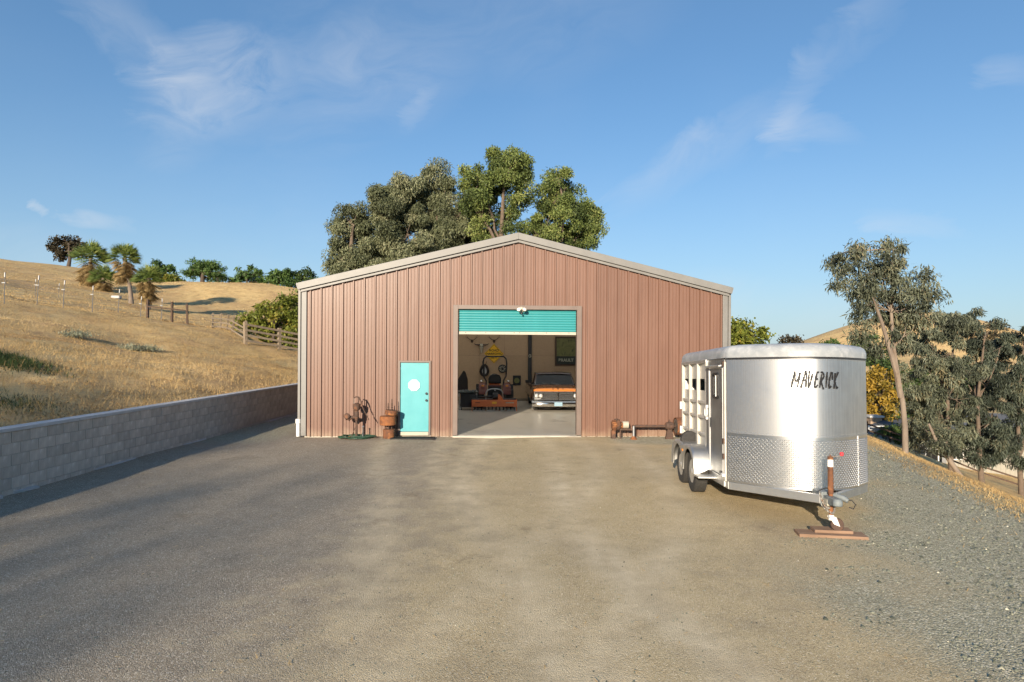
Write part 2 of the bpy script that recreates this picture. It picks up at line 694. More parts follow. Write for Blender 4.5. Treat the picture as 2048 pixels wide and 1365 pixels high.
    straw = mix(mth('MULTIPLY', g2, .75), straw, rmp(g2, [(.38, (.27, .18, .09)), (.6, (.74, .54, .25))]))
    soil = rmp(g3, [(.42, (0, 0, 0)), (.62, (1, 1, 1))])
    straw = mix(mth('MULTIPLY', soil, .55), straw, (.38, .235, .125))
    col = mix(mth('MULTIPLY', mth('SUBTRACT', mth('ADD', attr('grass'), mth('MULTIPLY', mth('SUBTRACT', n_fine, .5), .9)), .2), 1.9, True), yard, straw)
    L.new(col, b.inputs['Base Color'])
    b.inputs['Roughness'].default_value = .92
    b.inputs['Specular IOR Level'].default_value = .2
    hgt = mth('ADD', mth('MULTIPLY', attr('rut'), -1.2), mth('ADD', mth('MULTIPLY', vor.outputs['Distance'], mth('MULTIPLY', fac_r, -1.6)), mth('ADD', mth('MULTIPLY', vor2.outputs['Distance'], -.5), mth('ADD', mth('ADD', mth('MULTIPLY', n_fine, .2), mth('MULTIPLY', grit, .35)), mth('MULTIPLY', n_mid, 1.2)))))
    bp = N.new('ShaderNodeBump')
    bp.inputs['Strength'].default_value = .5
    bp.inputs['Distance'].default_value = .02
    L.new(hgt, bp.inputs['Height'])
    L.new(bp.outputs[0], b.inputs['Normal'])
    return m


ground_material()
ground = build_ground()
# ------------------------------------------------------------------ shared materials
pm('siding', (.185, .099, .069), (.16, .085, .059), rough=.42, ns=2.2, stretch=(1, 1, .25), bump=.4, bs=3.5, rvar=.08, rand=.05)
pm('trim', (.205, .20, .188), (.175, .17, .16), rough=.45, ns=3, bump=.06, bs=9)
pm('frame_brown', (.175, .13, .108), (.15, .112, .094), rough=.45, ns=4)
pm('turquoise', (.09, .37, .405), (.082, .345, .38), rough=.38, ns=2.5, bump=.03, bs=8)
pm('curtain', (.034, .265, .28), (.03, .24, .255), rough=.42, ns=3)
pm('white_paint', (.78, .77, .73), (.70, .69, .65), rough=.45, ns=6)
pm('cream_metal', (.46, .43, .345), (.39, .36, .29), rough=.5, ns=6, c3=(.4, .3, .2), t3=.72)
pm('dark_metal', (.03, .03, .032), (.02, .02, .022), rough=.45, ns=8)
pm('black_rubber', (.022, .021, .02), (.035, .032, .03), rough=.8, ns=20, bump=.2, bs=80)
pm('concrete', (.50, .46, .385), (.40, .37, .31), rough=.35, ns=1.4, c3=(.22, .2, .17), ns3=.9, t3=.62, rvar=.15)
pm('plywood', (.56, .385, .225), (.45, .30, .175), rough=.7, ns=26, bump=.15, bs=90, rand=.07, stretch=(1, 1, 1.6))
pm('steel_column', (.045, .043, .042), (.03, .03, .03), rough=.5)
pm('galvanised', (.46, .47, .48), (.38, .39, .4), rough=.38, metal=.8, ns=14)
pm('rust', (.19, .075, .032), (.09, .04, .022), rough=.85, ns=14, bump=.5, bs=60, c3=(.34, .14, .05), ns3=5, t3=.58)
pm('rust_dark', (.105, .06, .042), (.055, .035, .026), rough=.8, ns=18, bump=.5, bs=70, c3=(.2, .085, .04), ns3=6, t3=.6)
pm('rust_bright', (.29, .11, .036), (.17, .065, .027), rough=.85, ns=10, bump=.4, bs=60, c3=(.14, .06, .03), ns3=4, t3=.6)
pm('soot_black', (.014, .014, .015), (.024, .023, .022), rough=.6)
pm('glass_dark', (.012, .014, .015), (.02, .02, .02), rough=.06, rvar=.03)
pm('chrome', (.75, .74, .72), (.6, .59, .57), rough=.12, metal=1, rvar=.06)
pm('hose_green', (.03, .075, .045), (.02, .05, .03), rough=.4)
pm('weathered_wood', (.27, .21, .145), (.18, .14, .096), rough=.85, ns=9, stretch=(1, 1, .3), bump=.4, bs=40, rand=.12)
pm('dark_wood', (.10, .06, .038), (.06, .038, .025), rough=.85, ns=9, bump=.4, bs=40, rand=.1)
pm('plank', (.30, .19, .125), (.20, .125, .08), rough=.85, ns=7, stretch=(.3, 2, 2), bump=.5, bs=45)
pm('bone', (.55, .5, .38), (.42, .37, .26), rough=.6, ns=14)
pm('leather', (.035, .022, .016), (.02, .014, .011), rough=.45)


def added_skylight_material():  # diffusing sheet for roof panels added to brighten the interior
    m, nt, N, L, b, out = _nodes('added_skylight')
    t = N.new('ShaderNodeBsdfTranslucent')
    t.inputs[0].default_value = (.9, .9, .86, 1)
    tr = N.new('ShaderNodeBsdfTransparent')
    tr.inputs[0].default_value = (.92, .92, .88, 1)
    mx = N.new('ShaderNodeMixShader')
    mx.inputs[0].default_value = .0
    L.new(t.outputs[0], mx.inputs[1])
    L.new(tr.outputs[0], mx.inputs[2])
    L.new(mx.outputs[0], out.inputs[0])


added_skylight_material()


def dusty_siding():
    """splashed dust along the foot of the wall"""
    nt = MATS['siding'].node_tree
    N, L = nt.nodes, nt.links
    b = next(n for n in N if n.type == 'BSDF_PRINCIPLED')
    src = b.inputs['Base Color'].links[0].from_socket
    tc = N.new('ShaderNodeTexCoord')
    sep = N.new('ShaderNodeSeparateXYZ')
    L.new(tc.outputs['Object'], sep.inputs[0])
    ns = N.new('ShaderNodeTexNoise')
    ns.inputs['Scale'].default_value = 3.0
    ns.inputs['Detail'].default_value = 7
    L.new(tc.outputs['Object'], ns.inputs['Vector'])
    a = N.new('ShaderNodeMath')
    a.operation = 'MULTIPLY_ADD'
    L.new(sep.outputs[2], a.inputs[0])
    a.inputs[1].default_value = -1.7
    L.new(ns.outputs[0], a.inputs[2])
    r = ramp(N, [(.05, (0, 0, 0)), (.6, (.55, .55, .55))])
    L.new(a.outputs[0], r.inputs[0])
    mx = N.new('ShaderNodeMix')
    mx.data_type = 'RGBA'
    L.new(r.outputs[0], mx.inputs[0])
    L.new(src, mx.inputs[6])
    mx.inputs[7].default_value = (.36, .27, .19, 1)
    L.new(mx.outputs[2], b.inputs['Base Color'])


dusty_siding()

# ------------------------------------------------------------------ barn
BX, BY, BR = 0.16, 18.1, 2.5
HALF, DEEP, APEX, PITCH = 6.2, 12.0, 5.87, 0.242
DX0, DX1, DZ = -1.81, 1.81, 3.74           # roll-up opening
MX0, MX1, MZ = -3.42, -2.49, 2.18          # side door opening, outside of its frame


def BL(x, y, z=0):
    c, s = math.cos(R(BR)), math.sin(R(BR))
    return Vector((BX + x * c - y * s, BY + x * s + y * c, z))


def rib_breaks(x0, x1, pitch=.305, phase=0.0):
    pts = []
    k0 = int(math.floor((x0 - phase) / pitch)) - 1
    for k in range(k0, int((x1 - x0) / pitch) + k0 + 4):
        c = phase + k * pitch
        for dx, h in ((-.038, 0), (-.018, .052), (.014, .052), (.032, 0), (.086, 0), (.096, .017), (.112, .017), (.117, 0), (.182, 0), (.192, .017), (.208, .017), (.213, 0)):
            pts.append((c + dx, h))
    return pts


def rib_h(x, pts):
    for (a, ha), (b, hb) in zip(pts, pts[1:]):
        if a <= x <= b:
            return ha + (hb - ha) * (x - a) / max(b - a, 1e-9)
    return 0


def sheet(x0, x1, topf, openings, z0=.0, phase=0.0):
    """ribbed metal sheet in the x-z plane, ribs towards -y, with openings (x0, x1, head height)"""
    pts = rib_breaks(x0, x1, phase=phase)
    xs = {x0, x1}
    xs |= {p[0] for p in pts if x0 < p[0] < x1}
    for (a, b_, _h) in openings:
        xs |= {v for v in (a, b_) if x0 < v < x1}
    if x0 < 0 < x1:
        xs.add(0.0)
    xs = sorted(xs)
    mb = MB()
    for a, b_ in zip(xs, xs[1:]):
        mid = (a + b_) / 2
        zb = z0
        for (p, q, h) in openings:
            if p < mid < q:
                zb = h
        ha, hb = rib_h(a, pts), rib_h(b_, pts)
        mb.add([(a, -ha, zb), (b_, -hb, zb), (b_, -hb, topf(b_)), (a, -ha, topf(a))], [(0, 1, 2, 3)])
    return mb


def barn():
    root = thing('metal_barn', 'brown ribbed metal barn with grey trim and wide open roll-up door', 'barn', (BX, BY, 0), BR)
    S, TR = MATS['siding'], MATS['trim']
    topf = lambda x: APEX - .10 - PITCH * abs(x)
    ops = [(DX0, DX1, DZ), (MX0, MX1, MZ)]
    edges = [-6.02]
    while edges[-1] + .915 < 6.02:
        edges.append(edges[-1] + .915)
    edges.append(6.02)
    for a, b_ in zip(edges, edges[1:]):
        sheet(a, b_, topf, ops, phase=-6.02 + .1).build('wall_panel', S, root)
    # screws on the girts: fine detail of the front wall
    sc = MB()
    for z in (.35, 1.55, 2.75, 3.95):
        k = -6.02 + .1 + .055
        while k < 6.0:
            inside = any(p < k < q and z < h for (p, q, h) in ops)
            if not inside and z < topf(k) - .2:
                sc.cbox((k, -.004, z), (.014, .008, .014))
            k += .305
    sc = sc.build('screw', S, root)
    sc['kind'] = 'stuff'
    # side and rear walls
    side = sheet(0, DEEP, lambda x: APEX - .1 - PITCH * 6.1, [])
    l = side.build('side_wall', S, root)
    l.matrix_local = T(-6.1, DEEP, 0) @ RZ(-90)
    r = inst(l, root)
    r.matrix_local = T(6.1, 0, 0) @ RZ(90)
    rear = sheet(-6.1, 6.1, topf, [])
    rr = rear.build('rear_wall', S, root)
    rr.matrix_local = T(0, DEEP, 0) @ RZ(180)
    # roof: strips of sheet metal; unseen translucent panels added to light the interior
    for s in (-1, 1):
        def slope(y0, y1, off=0.0):
            n = MB()
            p = [(0, APEX - .03 + off), (s * (HALF + .06), APEX - .03 - PITCH * (HALF + .06) + off), (s * (HALF + .06), APEX - .055 - PITCH * (HALF + .06) + off), (0, APEX - .055 + off)]
            n.prism(p, y0, y1)
            return n
        ys = [-.12, 1.2, 3.0, 3.8, 5.8, 6.4, 8.4, 8.9, 11.6, DEEP + .12]
        for i in range(len(ys) - 1):
            if i % 2 == 0:
                slope(ys[i], ys[i + 1]).build('roof_panel', TR, root)
                slope(ys[i] + .13, ys[i + 1] - .01, -.06).build('roof_bounce_layer', MATS['white_paint'], root)  # unseen white layer added under the roof to bounce light inside
            else:
                slope(ys[i], ys[i + 1], .004).build('added_skylight_panel', MATS['added_skylight'], root)
        xo = s * (HALF + .04)
        n = MB()
        n.prism([(0, APEX + .01), (xo, APEX + .01 - PITCH * abs(xo)), (xo, APEX - .185 - PITCH * abs(xo)), (0, APEX - .185)], -.16, -.115)
        n.build('rake_trim', TR, root, bevel=.006)
        n = MB()
        xo2 = s * (HALF - .02)
        n.prism([(0, APEX - .19), (xo2, APEX - .19 - PITCH * abs(xo2)), (xo2, APEX - .265 - PITCH * abs(xo2)), (0, APEX - .265)], -.1, -.06)
        n.build('rake_flashing', TR, root, bevel=.004)
        # gutter and corner trim
        ze = APEX - PITCH * HALF
        n = MB()
        n.prism([(s * 6.12, ze - .02), (s * 6.30, ze + .0), (s * 6.31, ze - .03), (s * 6.27, ze - .17), (s * 6.12, ze - .17)], -.10, DEEP + .1)
        n.build('gutter', TR, root)
        n = MB()
        n.box(min(s * 6.02, s * 6.165), max(s * 6.02, s * 6.165), -.055, .12, .02, ze - .2)
        n.build('corner_trim', TR, root, bevel=.008)
        n = MB()
        x1 = s * 6.225
        n.box(x1 - .035, x1 + .035, -.045, .045, .42 if s < 0 else .1, ze - .17)
        n.build('downspout', TR, root, bevel=.006)
        if s < 0:
            n = MB()
            n.tube([(x1 - .02, -.02, 0), (x1 - .02, -.02, .36), (x1 - .02, -.02, .38), (x1 - .02, -.02, .5)], [.055, .055, .075, .075], 14)
            n.build('drain_pipe', MATS['white_paint'], root, smooth=True)
    n = MB()
    n.box(-.002, .002, -.163, -.16, APEX - .27, APEX + .01)
    # slab with a front edge showing
    n = MB()
    n.box(-6.08, 6.08, .01, DEEP - .02, -.3, .035)
    n.build('floor_slab', MATS['concrete'], root, bevel=.01)
    n = MB()
    n.box(DX0 - .05, DX1 + .05, -.12, .008, -.2, .028)
    n.build('threshold', MATS['concrete'], root, bevel=.015)
    # roll-up door frame
    FB = MATS['frame_brown']
    for s in (-1, 1):
        n = MB()
        xi, xo = s * 1.72, s * 1.86
        n.box(min(xi, xo), max(xi, xo), -.07, .16, .04, DZ + .05)
        n.build('door_jamb', FB, root, bevel=.006)
    n = MB()
    n.box(-1.72, 1.72, -.07, .16, DZ - .07, DZ + .05)
    n.build('door_header', FB, root, bevel=.006)
    # curtain: curved slats
    zc0, zc1, ns_ = 3.03, 3.68, 9
    hh = (zc1 - zc0) / ns_
    sl = MB()
    prof = [(.0, .0), (-.004, .006), (-.016, .02), (-.019, .036), (-.016, .052), (-.004, .066), (0, .0722)]
    for i in range(len(prof) - 1):
        (y0, z0), (y1, z1) = prof[i], prof[i + 1]
        sl.add([(-1.7, y0, z0), (1.7, y0, z0), (1.7, y1, z1), (-1.7, y1, z1)], [(0, 1, 2, 3)])
    rd = bpy.data.objects.new('roll_up_door', None)
    COL.objects.link(rd)
    rd.parent = root
    rd.location = (0, .06, 0)
    s0 = sl.build('slat', MATS['curtain'], rd, smooth=True, angle=50)
    s0.location = (0, 0, zc0)
    for i in range(1, ns_):
        inst(s0, rd, (0, 0, zc0 + hh * i))
    n = MB()
    n.box(-1.71, 1.71, -.03, .012, zc0 - .085, zc0 - .002)
    n.build('bottom_bar', MATS['cream_metal'], rd, bevel=.006)
    for k in (-1.5, -.92, -.1, .06, .84, 1.5):
        MB().cbox((k, -.034, zc0 - .03), (.02, .01, .02)).build('bolt', MATS['dark_metal'], rd)
    n = MB()
    n.lathe([(.23, -1.7), (.23, 1.7)], 20, T(0, .27, 3.88) @ RY(90))
    n.build('curtain_roll', MATS['curtain'], rd, smooth=True)
    # side door
    n = MB()
    n.box(MX0, MX0 + .055, -.06, .1, .04, MZ)
    n.box(MX1 - .055, MX1, -.06, .1, .04, MZ)
    n.box(MX0 + .055, MX1 - .055, -.06, .1, MZ - .055, MZ)
    n.build('door_frame', FB, root, bevel=.004)
    n = MB()
    n.box(MX0 + .057, MX1 - .057, -.075, .08, .036, .135)
    n.build('door_sill', MATS['cream_metal'], root, bevel=.006)
    dr = bpy.data.objects.new('entry_door', None)
    COL.objects.link(dr)
    dr.parent = root
    n = MB()
    n.box(MX0 + .06, MX1 - .06, -.012, .032, .14, MZ - .06)
    n.build('door_leaf', MATS['turquoise'], dr, bevel=.004)
    for z in (1.04, 1.235):
        n = MB()
        n.lathe([(.032, 0), (.034, .008), (.016, .012), (.014, .03), (.03, .04), (.032, .055), (.022, .068)], 16, T(MX1 - .125, -.012, z) @ RX(90))
        n.build('knob' if z < 1.1 else 'deadbolt', MATS['dark_metal'], dr, smooth=True)
    for z in (.35, 1.15, 1.95):
        MB().tube([(MX0 + .057, -.02, z - .05), (MX0 + .057, -.02, z + .05)], .009, 8).build('hinge', MATS['galvanised'], dr, smooth=True)
    # inside: plywood lining and columns
    PW = MATS['plywood']
    for k in range(10):
        for (z0, z1) in ((.06, 2.19), (2.196, 4.3)):
            x0 = -6.05 + k * 1.21
            n = MB()
            zt = min(z1, APEX - .4 - PITCH * max(abs(x0), abs(x0 + 1.21)))
            n.box(x0 + .003, x0 + 1.207, DEEP - .1, DEEP - .085, z0, zt)
            n.build('lining_panel', PW, root)
    n = MB()
    n.prism([(-6.05, 4.3), (6.05, 4.3), (0.0, APEX - .2)], DEEP - .098, DEEP - .084)
    n.build('gable_lining', PW, root)
    for x in (-2.52, 1.22, -5.9, 5.9):
        n = MB()
        n.box(x - .09, x + .09, DEEP - .16, DEEP - .145, .03, 5.0)
        n.box(x - .012, x + .012, DEEP - .145, DEEP - .115, .03, 5.0)
        n.box(x - .09, x + .09, DEEP - .115, DEEP - .102, .03, 5.0)
        n.build('column', MATS['steel_column'], root)
    n = MB()
    n.box(-1.3, 1.1, DEEP - .24, DEEP - .17, .036, .15)
    n.build('base_board', MATS['weathered_wood'], root)
    return root


barn_root = barn()


def retaining_wall():
    pm('block', (.53, .485, .415), (.385, .35, .30), rough=.9, ns=7, bump=.8, bs=45, rand=.12, c3=(.70, .675, .64), ns3=2.0, t3=.62, contrast=.22, stretch=(1.6, 1, .45))
    pm('mortar', (.46, .445, .42), (.36, .35, .33), rough=.95, ns=20, bump=.4, bs=60)
    pm('cap_stone', (.52, .52, .51), (.42, .42, .415), rough=.8, ns=6, bump=.3, bs=50)
    ang = math.degrees(math.atan(.028))
    y0 = 6.4
    root = thing('retaining_wall', 'grey concrete block retaining wall holding back the dry slope', 'wall', (float(xw(y0)), y0, 0), 90 - ang)
    # local +x runs away from the camera, local -y is the visible face
    Lw, Hc, W = 21.2, .2, .4
    m = MB()
    m.box(-22, Lw + 6, .012, .19, -.35, 1.06)
    m.build('wall_core', MATS['mortar'], root)
    blk = MB()
    blk.box(.0035, W - .0035, 0, .1, .0035, Hc - .0035)
    b0 = None
    cnt = 0
    for c in range(6):
        off = -.2 if c % 2 else 0
        z = 1.06 - (c + 1) * Hc - (0.0)
        x = off
        while x < Lw - .1 and cnt < 300:
            if b0 is None:
                b0 = blk.build('block', MATS['block'], root, bevel=.006)
                b0.location = (x, 0, z)
            else:
                inst(b0, root, (x, random.uniform(-.004, .003), z))
            cnt += 1
            x += W
    # the courses out of frame and behind the barn
    rest = MB()
    for c in range(6):
        off = -.2 if c % 2 else 0
        z = 1.06 - (c + 1) * Hc
        for k in list(range(-55, 0)) + list(range(int(Lw / W) + 1, int(Lw / W) + 15)):
            if off + (k + 1) * W < off + .01 or k * W + off >= Lw - .1:
                rest.box(k * W + off + .004, (k + 1) * W + off - .004, 0, .1, z + .004, z + Hc - .004)
    ro = rest.build('block_courses', MATS['block'], root)
    ro['kind'] = 'stuff'
    m = MB()
    for k in range(-11, 14):
        m.box(k * 2 + .002, k * 2 + 1.998, -.03, .27, 1.062, 1.125)
    m.build('wall_cap', MATS['cap_stone'], root, bevel=.008)
    # broken lip of concrete footing showing along the foot
    m = MB()
    x = -1.0
    while x < Lw:
        ln = random.uniform(.5, 1.5)
        d = random.uniform(.03, .16)
        if random.random() < .75:
            m.add([(x, .01, -.05), (x + ln, .01, -.05), (x + ln * .9, -d, -.05), (x + ln * .12, -d * random.uniform(.3, 1), -.05),
                   (x, .01, .02), (x + ln, .01, .015), (x + ln * .9, -d, .008), (x + ln * .12, -d * random.uniform(.3, 1), .012)],
                  [(4, 7, 6, 5), (0, 1, 5, 4), (3, 7, 4, 0), (2, 6, 7, 3), (1, 5, 6, 2)])
        x += ln + random.uniform(.0, .3)
    m.build('footing', MATS['cap_stone'], root)


retaining_wall()
# ------------------------------------------------------------------ horse trailer


def aluminium(name, base, rough, streak=.0, aniso=0.0, scale=(60, 60, 1.2)):
    m, nt, N, L, b, out = _nodes(name)
    tc = N.new('ShaderNodeTexCoord')
    mp = N.new('ShaderNodeMapping')
    mp.inputs['Scale'].default_value = scale
    L.new(tc.outputs['Object'], mp.inputs[0])
    n = N.new('ShaderNodeTexNoise')
    n.inputs['Scale'].default_value = 1.0
    n.inputs['Detail'].default_value = 5
    L.new(mp.outputs[0], n.inputs['Vector'])
    n2 = N.new('ShaderNodeTexNoise')
    n2.inputs['Scale'].default_value = 3.5
    n2.inputs['Detail'].default_value = 6
    L.new(tc.outputs['Object'], n2.inputs['Vector'])
    ad = N.new('ShaderNodeMath')
    ad.operation = 'MULTIPLY_ADD'
    L.new(n.outputs[0], ad.inputs[0])
    ad.inputs[1].default_value = .5
    hm = N.new('ShaderNodeMath')
    hm.operation = 'MULTIPLY'
    hm.inputs[1].default_value = .5
    L.new(n2.outputs[0], hm.inputs[0])
    L.new(hm.outputs[0], ad.inputs[2])
    r = ramp(N, [(.35, tuple(x * (1 - .22 - streak) for x in base)), (.65, base)])
    L.new(ad.outputs[0], r.inputs[0])
    L.new(r.outputs[0], b.inputs['Base Color'])
    mr = N.new('ShaderNodeMapRange')
    mr.inputs[1].default_value = .3
    mr.inputs[2].default_value = .7
    mr.inputs[3].default_value = rough + .08
    mr.inputs[4].default_value = rough - .05
    L.new(ad.outputs[0], mr.inputs[0])
    L.new(mr.outputs[0], b.inputs['Roughness'])
    b.inputs['Metallic'].default_value = 1
    b.inputs['Anisotropic'].default_value = aniso
    return m, nt, N, L, b


aluminium('aluminium', (.72, .72, .71), .45, .04)
aluminium('aluminium_dull', (.62, .62, .60), .5, .05, scale=(6, 6, 6))
aluminium('aluminium_grey', (.40, .41, .42), .45, .03, scale=(40, 40, 1))
pm('roof_white', (.36, .375, .385), (.285, .305, .32), rough=.45, ns=9, c3=(.43, .44, .445), ns3=4, t3=.55)
pm('slat_white', (.58, .545, .48), (.48, .45, .39), rough=.4, ns=5)
pm('tyre', (.028, .027, .025), (.045, .042, .038), rough=.85, ns=24, bump=.3, bs=120)
pm('rim', (.66, .65, .62), (.55, .54, .51), rough=.35, metal=.6, ns=8)
pm('ink', (.012, .012, .014), (.012, .012, .014), rough=.6)
pm('amber', (.75, .25, .02), (.6, .2, .02), rough=.25)
pm('flag_red', (.75, .05, .07), (.6, .04, .05), rough=.6)
pm('hitch_grey', (.20, .225, .23), (.14, .16, .165), rough=.5, ns=12, bump=.2, bs=50, c3=(.16, .09, .05), ns3=8, t3=.68)
pm('old_steel', (.42, .40, .36), (.28, .26, .23), rough=.5, metal=.5, ns=16, c3=(.25, .12, .05), ns3=7, t3=.6)


def diamond_material():
    m, nt, N, L, b = aluminium('diamond_plate', (.80, .80, .79), .31, .05, scale=(4, 4, 4))


diamond_material()

TW, TLEN, TD = 1.07, 3.15, .74          # half width, box length, nose depth


def nose(t, off=0.0):
    """point and normal on the nose outline, t in -1..1"""
    def p(t):
        return Vector((TW * t, -1.85 - TD * (1 - abs(t) ** 1.75)))
    q = p(t)
    e = 1e-3
    d = p(min(1, t + e)) - p(max(-1, t - e))
    n = Vector((d.y, -d.x)).normalized()
    return q + n * off, n


def trailer():
    root = thing('horse_trailer', 'silver aluminium horse trailer with rounded nose and diamond plate, parked on gravel', 'trailer', (4.55, 11.56, 0.0), 0)
    root.rotation_euler = (R(-2.7), 0, R(-3))
    AL, GR, DU = MATS['aluminium'], MATS['aluminium_grey'], MATS['aluminium_dull']
    zb, zd, zs, zt = .42, 1.165, 2.335, 2.545
    ts = np.linspace(-1, 1, 65)
    # nose skins
    m = MB()
    for a, b_ in zip(ts, ts[1:]):
        (p, _), (q, _) = nose(a), nose(b_)
        m.add([(p.x, p.y, zd), (q.x, q.y, zd), (q.x, q.y, zs), (p.x, p.y, zs)], [(0, 1, 2, 3)])
    # shared vertices give a smooth curve
    me_v, me_f = [], []
    for t in ts:
        p, _ = nose(t)
        me_v += [(p.x, p.y, zd), (p.x, p.y, zs)]
    for i in range(len(ts) - 1):
        me_f.append((2 * i, 2 * i + 2, 2 * i + 3, 2 * i + 1))
    m = MB().add(me_v, me_f)
    m.build('nose_skin', AL, root, smooth=True, angle=60)
    v, f, uvs = [], [], []
    s = 0
    prev = None
    for t in ts:
        p, _ = nose(t, .004)
        if prev is not None:
            s += (p - prev).length
        prev = p
        v += [(p.x, p.y, zb - .02), (p.x, p.y, zd + .004)]
        uvs += [(s, zb), (s, zd)]
    for i in range(len(ts) - 1):
        f.append((2 * i, 2 * i + 2, 2 * i + 3, 2 * i + 1))
    me = bpy.data.meshes.new('diamond_plate')
    me.from_pydata(v, [], f)
    ul = me.uv_layers.new(name='UVMap')
    for lp in me.loops:
        ul.data[lp.index].uv = uvs[lp.vertex_index]
    me.materials.append(MATS['diamond_plate'])
    me.polygons.foreach_set('use_smooth', [True] * len(me.polygons))
    dp = bpy.data.objects.new('diamond_plate', me)
    COL.objects.link(dp)
    dp.parent = root

    # raised lozenges of the tread plate, set crosswise in alternation
    tot = s
    arc = np.array([0.0] + list(np.cumsum([(nose(b_, .004)[0] - nose(a, .004)[0]).length for a, b_ in zip(ts, ts[1:])])))
    P = .060
    lz = MB()
    nu, nv = int(tot / (P / 2)), int((zd - zb) / (P / 2))
    for iu in range(1, nu):
        tt = float(np.interp(iu * P / 2, arc, ts))
        q, n2 = nose(tt, .0045)
        tan = Vector((-n2.y, n2.x, 0))
        nn = Vector((n2.x, n2.y, 0))
        if tan.x < 0:
            tan = -tan
        for iv in range(1, nv):
            sg = 1 if (iu + iv) % 2 else -1
            c = Vector((q.x, q.y, zb + iv * P / 2 - .005))
            dl = (tan * sg + Vector((0, 0, 1))).normalized()
            dw = (tan - Vector((0, 0, 1)) * sg).normalized()
            lz.add([c - dl * .018, c + dw * .0068, c + dl * .018, c - dw * .0068, c + nn * .008 - dl * .007, c + nn * .008 + dl * .007],
                   [(0, 1, 4), (1, 5, 4), (1, 2, 5), (2, 3, 5), (3, 4, 5), (3, 0, 4)])
    lz = lz.build('tread_lozenges', MATS['diamond_plate'], dp)
    lz['kind'] = 'stuff'

    def band(z0, z1, off, mat, name, thick=.012, parent=root):
        v, f = [], []
        for t in ts:
            p, n = nose(t, off)
            q, _ = nose(t, off + thick)
            v += [(p.x, p.y, z0), (q.x, q.y, z0), (q.x, q.y, z1), (p.x, p.y, z1)]
        for i in range(len(ts) - 1):
            a, b_ = 4 * i, 4 * i + 4
            for k in range(4):
                j = (k + 1) % 4
                f.append((a + k, b_ + k, b_ + j, a + j))
        f += [(0, 1, 2, 3), tuple(4 * (len(ts) - 1) + k for k in (3, 2, 1, 0))]
        return MB().add(v, f).build(name, mat, parent, smooth=True)
    band(zd - .004, zd + .014, .0045, AL, 'plate_edge', .004)
    band(zs - .03, zs + .004, .001, MATS['dark_metal'], 'roof_seam', .008)
    rv = MB()
    for k in range(-30, 31):
        for z_ in (zs - .045, zd + .03):
            p, nn_ = nose(k / 31, .001)
            rv.lathe([(.006, 0), (.004, .003)], 6, Matrix.Translation((p.x, p.y, z_)) @ Vector((nn_.x, nn_.y, 0)).to_track_quat('Z', 'Y').to_matrix().to_4x4())
    rv = rv.build('rivets', DU, root)
    rv['kind'] = 'stuff'
    # vertical joint strips on the nose
    for t in (.72,):
        p, n = nose(t, .005)
        m = MB()
        m.tube([(p.x, p.y, zb), (p.x, p.y, zd)], .009, 6)
        m.build('joint_strip', AL, root)
    # roof: outline shrinking upwards
    out = [nose(t)[0] for t in ts]
    outline = [(p.x, p.y) for p in out] + [(TW, -1.85 + TLEN * k / 8) for k in range(1, 9)] + [(TW * (1 - k / 6), 1.30) for k in range(1, 12)] + [(-TW, -1.85 + TLEN * k / 8) for k in range(8, 0, -1)]
    n = len(outline)
    cx, cy = 0, -.35
    nrm = []
    for i in range(n):
        a, b_ = Vector(outline[i - 1]), Vector(outline[(i + 1) % n])
        d = b_ - a
        nrm.append(Vector((d.y, -d.x)).normalized())
    v, f = [], []
    levels = [(zs, -.012), (zs + .07, -.014), (zs + .115, -.002), (zs + .155, .025), (zs + .185, .075), (zs + .205, .15), (zs + .213, .26)]
    for (z, ins) in levels:
        for i, (x, y) in enumerate(outline):
            v.append((x - nrm[i].x * ins, y - nrm[i].y * ins, z))
    for l in range(len(levels) - 1):
        for i in range(n):
            j = (i + 1) % n
            f.append((l * n + i, l * n + j, (l + 1) * n + j, (l + 1) * n + i))
    f.append(tuple((len(levels) - 1) * n + i for i in range(n)))
    MB().add(v, f).build('roof', MATS['roof_white'], root, smooth=True, angle=50)
    # floor and frame
    m = MB()
    m.box(-TW + .02, TW - .02, -1.85, 1.3, zb - .02, zb + .06)
    m.build('floor', DU, root)
    for s in (-1, 1):
        m = MB()
        m.box(s * (TW - .05) - .04, s * (TW - .05) + .04, -1.85, 1.3, zb - .14, zb - .022)
        m.build('frame_rail', DU, root, bevel=.006)
        # tongue rails run in to the coupler under the nose
        a = Vector((s * (TW - .04), -1.85, zb - .08))
        b_ = Vector((s * .07, -2.86, zb - .08))
        d = (b_ - a)
        ang = math.degrees(math.atan2(d.y, d.x))
        m = MB()
        m.box(0, d.length, -.035, .035, -.06, .058, T(*a) @ RZ(ang))
        m.build('tongue_rail', DU, root, bevel=.006)
    # deck plate between tongue rails under the nose
    v = [(*(nose(t, -.01)[0]), zb - .021) for t in ts]
    MB().add(v, [tuple(range(len(v)))]).build('nose_floor', DU, root)
    # right side and rear
    m = MB()
    m.box(TW - .02, TW, -1.85, 1.3, zb, zs)
    m.build('side_wall', AL, root)
    m = MB()
    m.box(-TW + .02, TW - .02, 1.28, 1.3, zb, zs)
    m.build('rear_door', AL, root)
    for s in (-1, 1):
        m = MB()
        m.box(s * .95 - .06, s * .95 + .06, 1.301, 1.33, .75, .95)
        m.build('tail_light', MATS['flag_red'], root, bevel=.01)
    # ---- left side
    X = -TW

    def side(l0, l1, z0, z1, out=0.0, depth=.03):
        return MB().box(X - out, X - out + depth, -1.85 + l0, -1.85 + l1, z0, z1)
    side(0.0, .05, zb - .02, zs, .002, .03).build('corner_post', AL, root, bevel=.01)
    side(.05, .145, zb - .03, zs - .06, .022, .05).build('hinge_post', MATS['slat_white'], root, bevel=.012)
    side(.145, 1.2, zb, zs, -.006, .02).build('side_panel', GR, root)
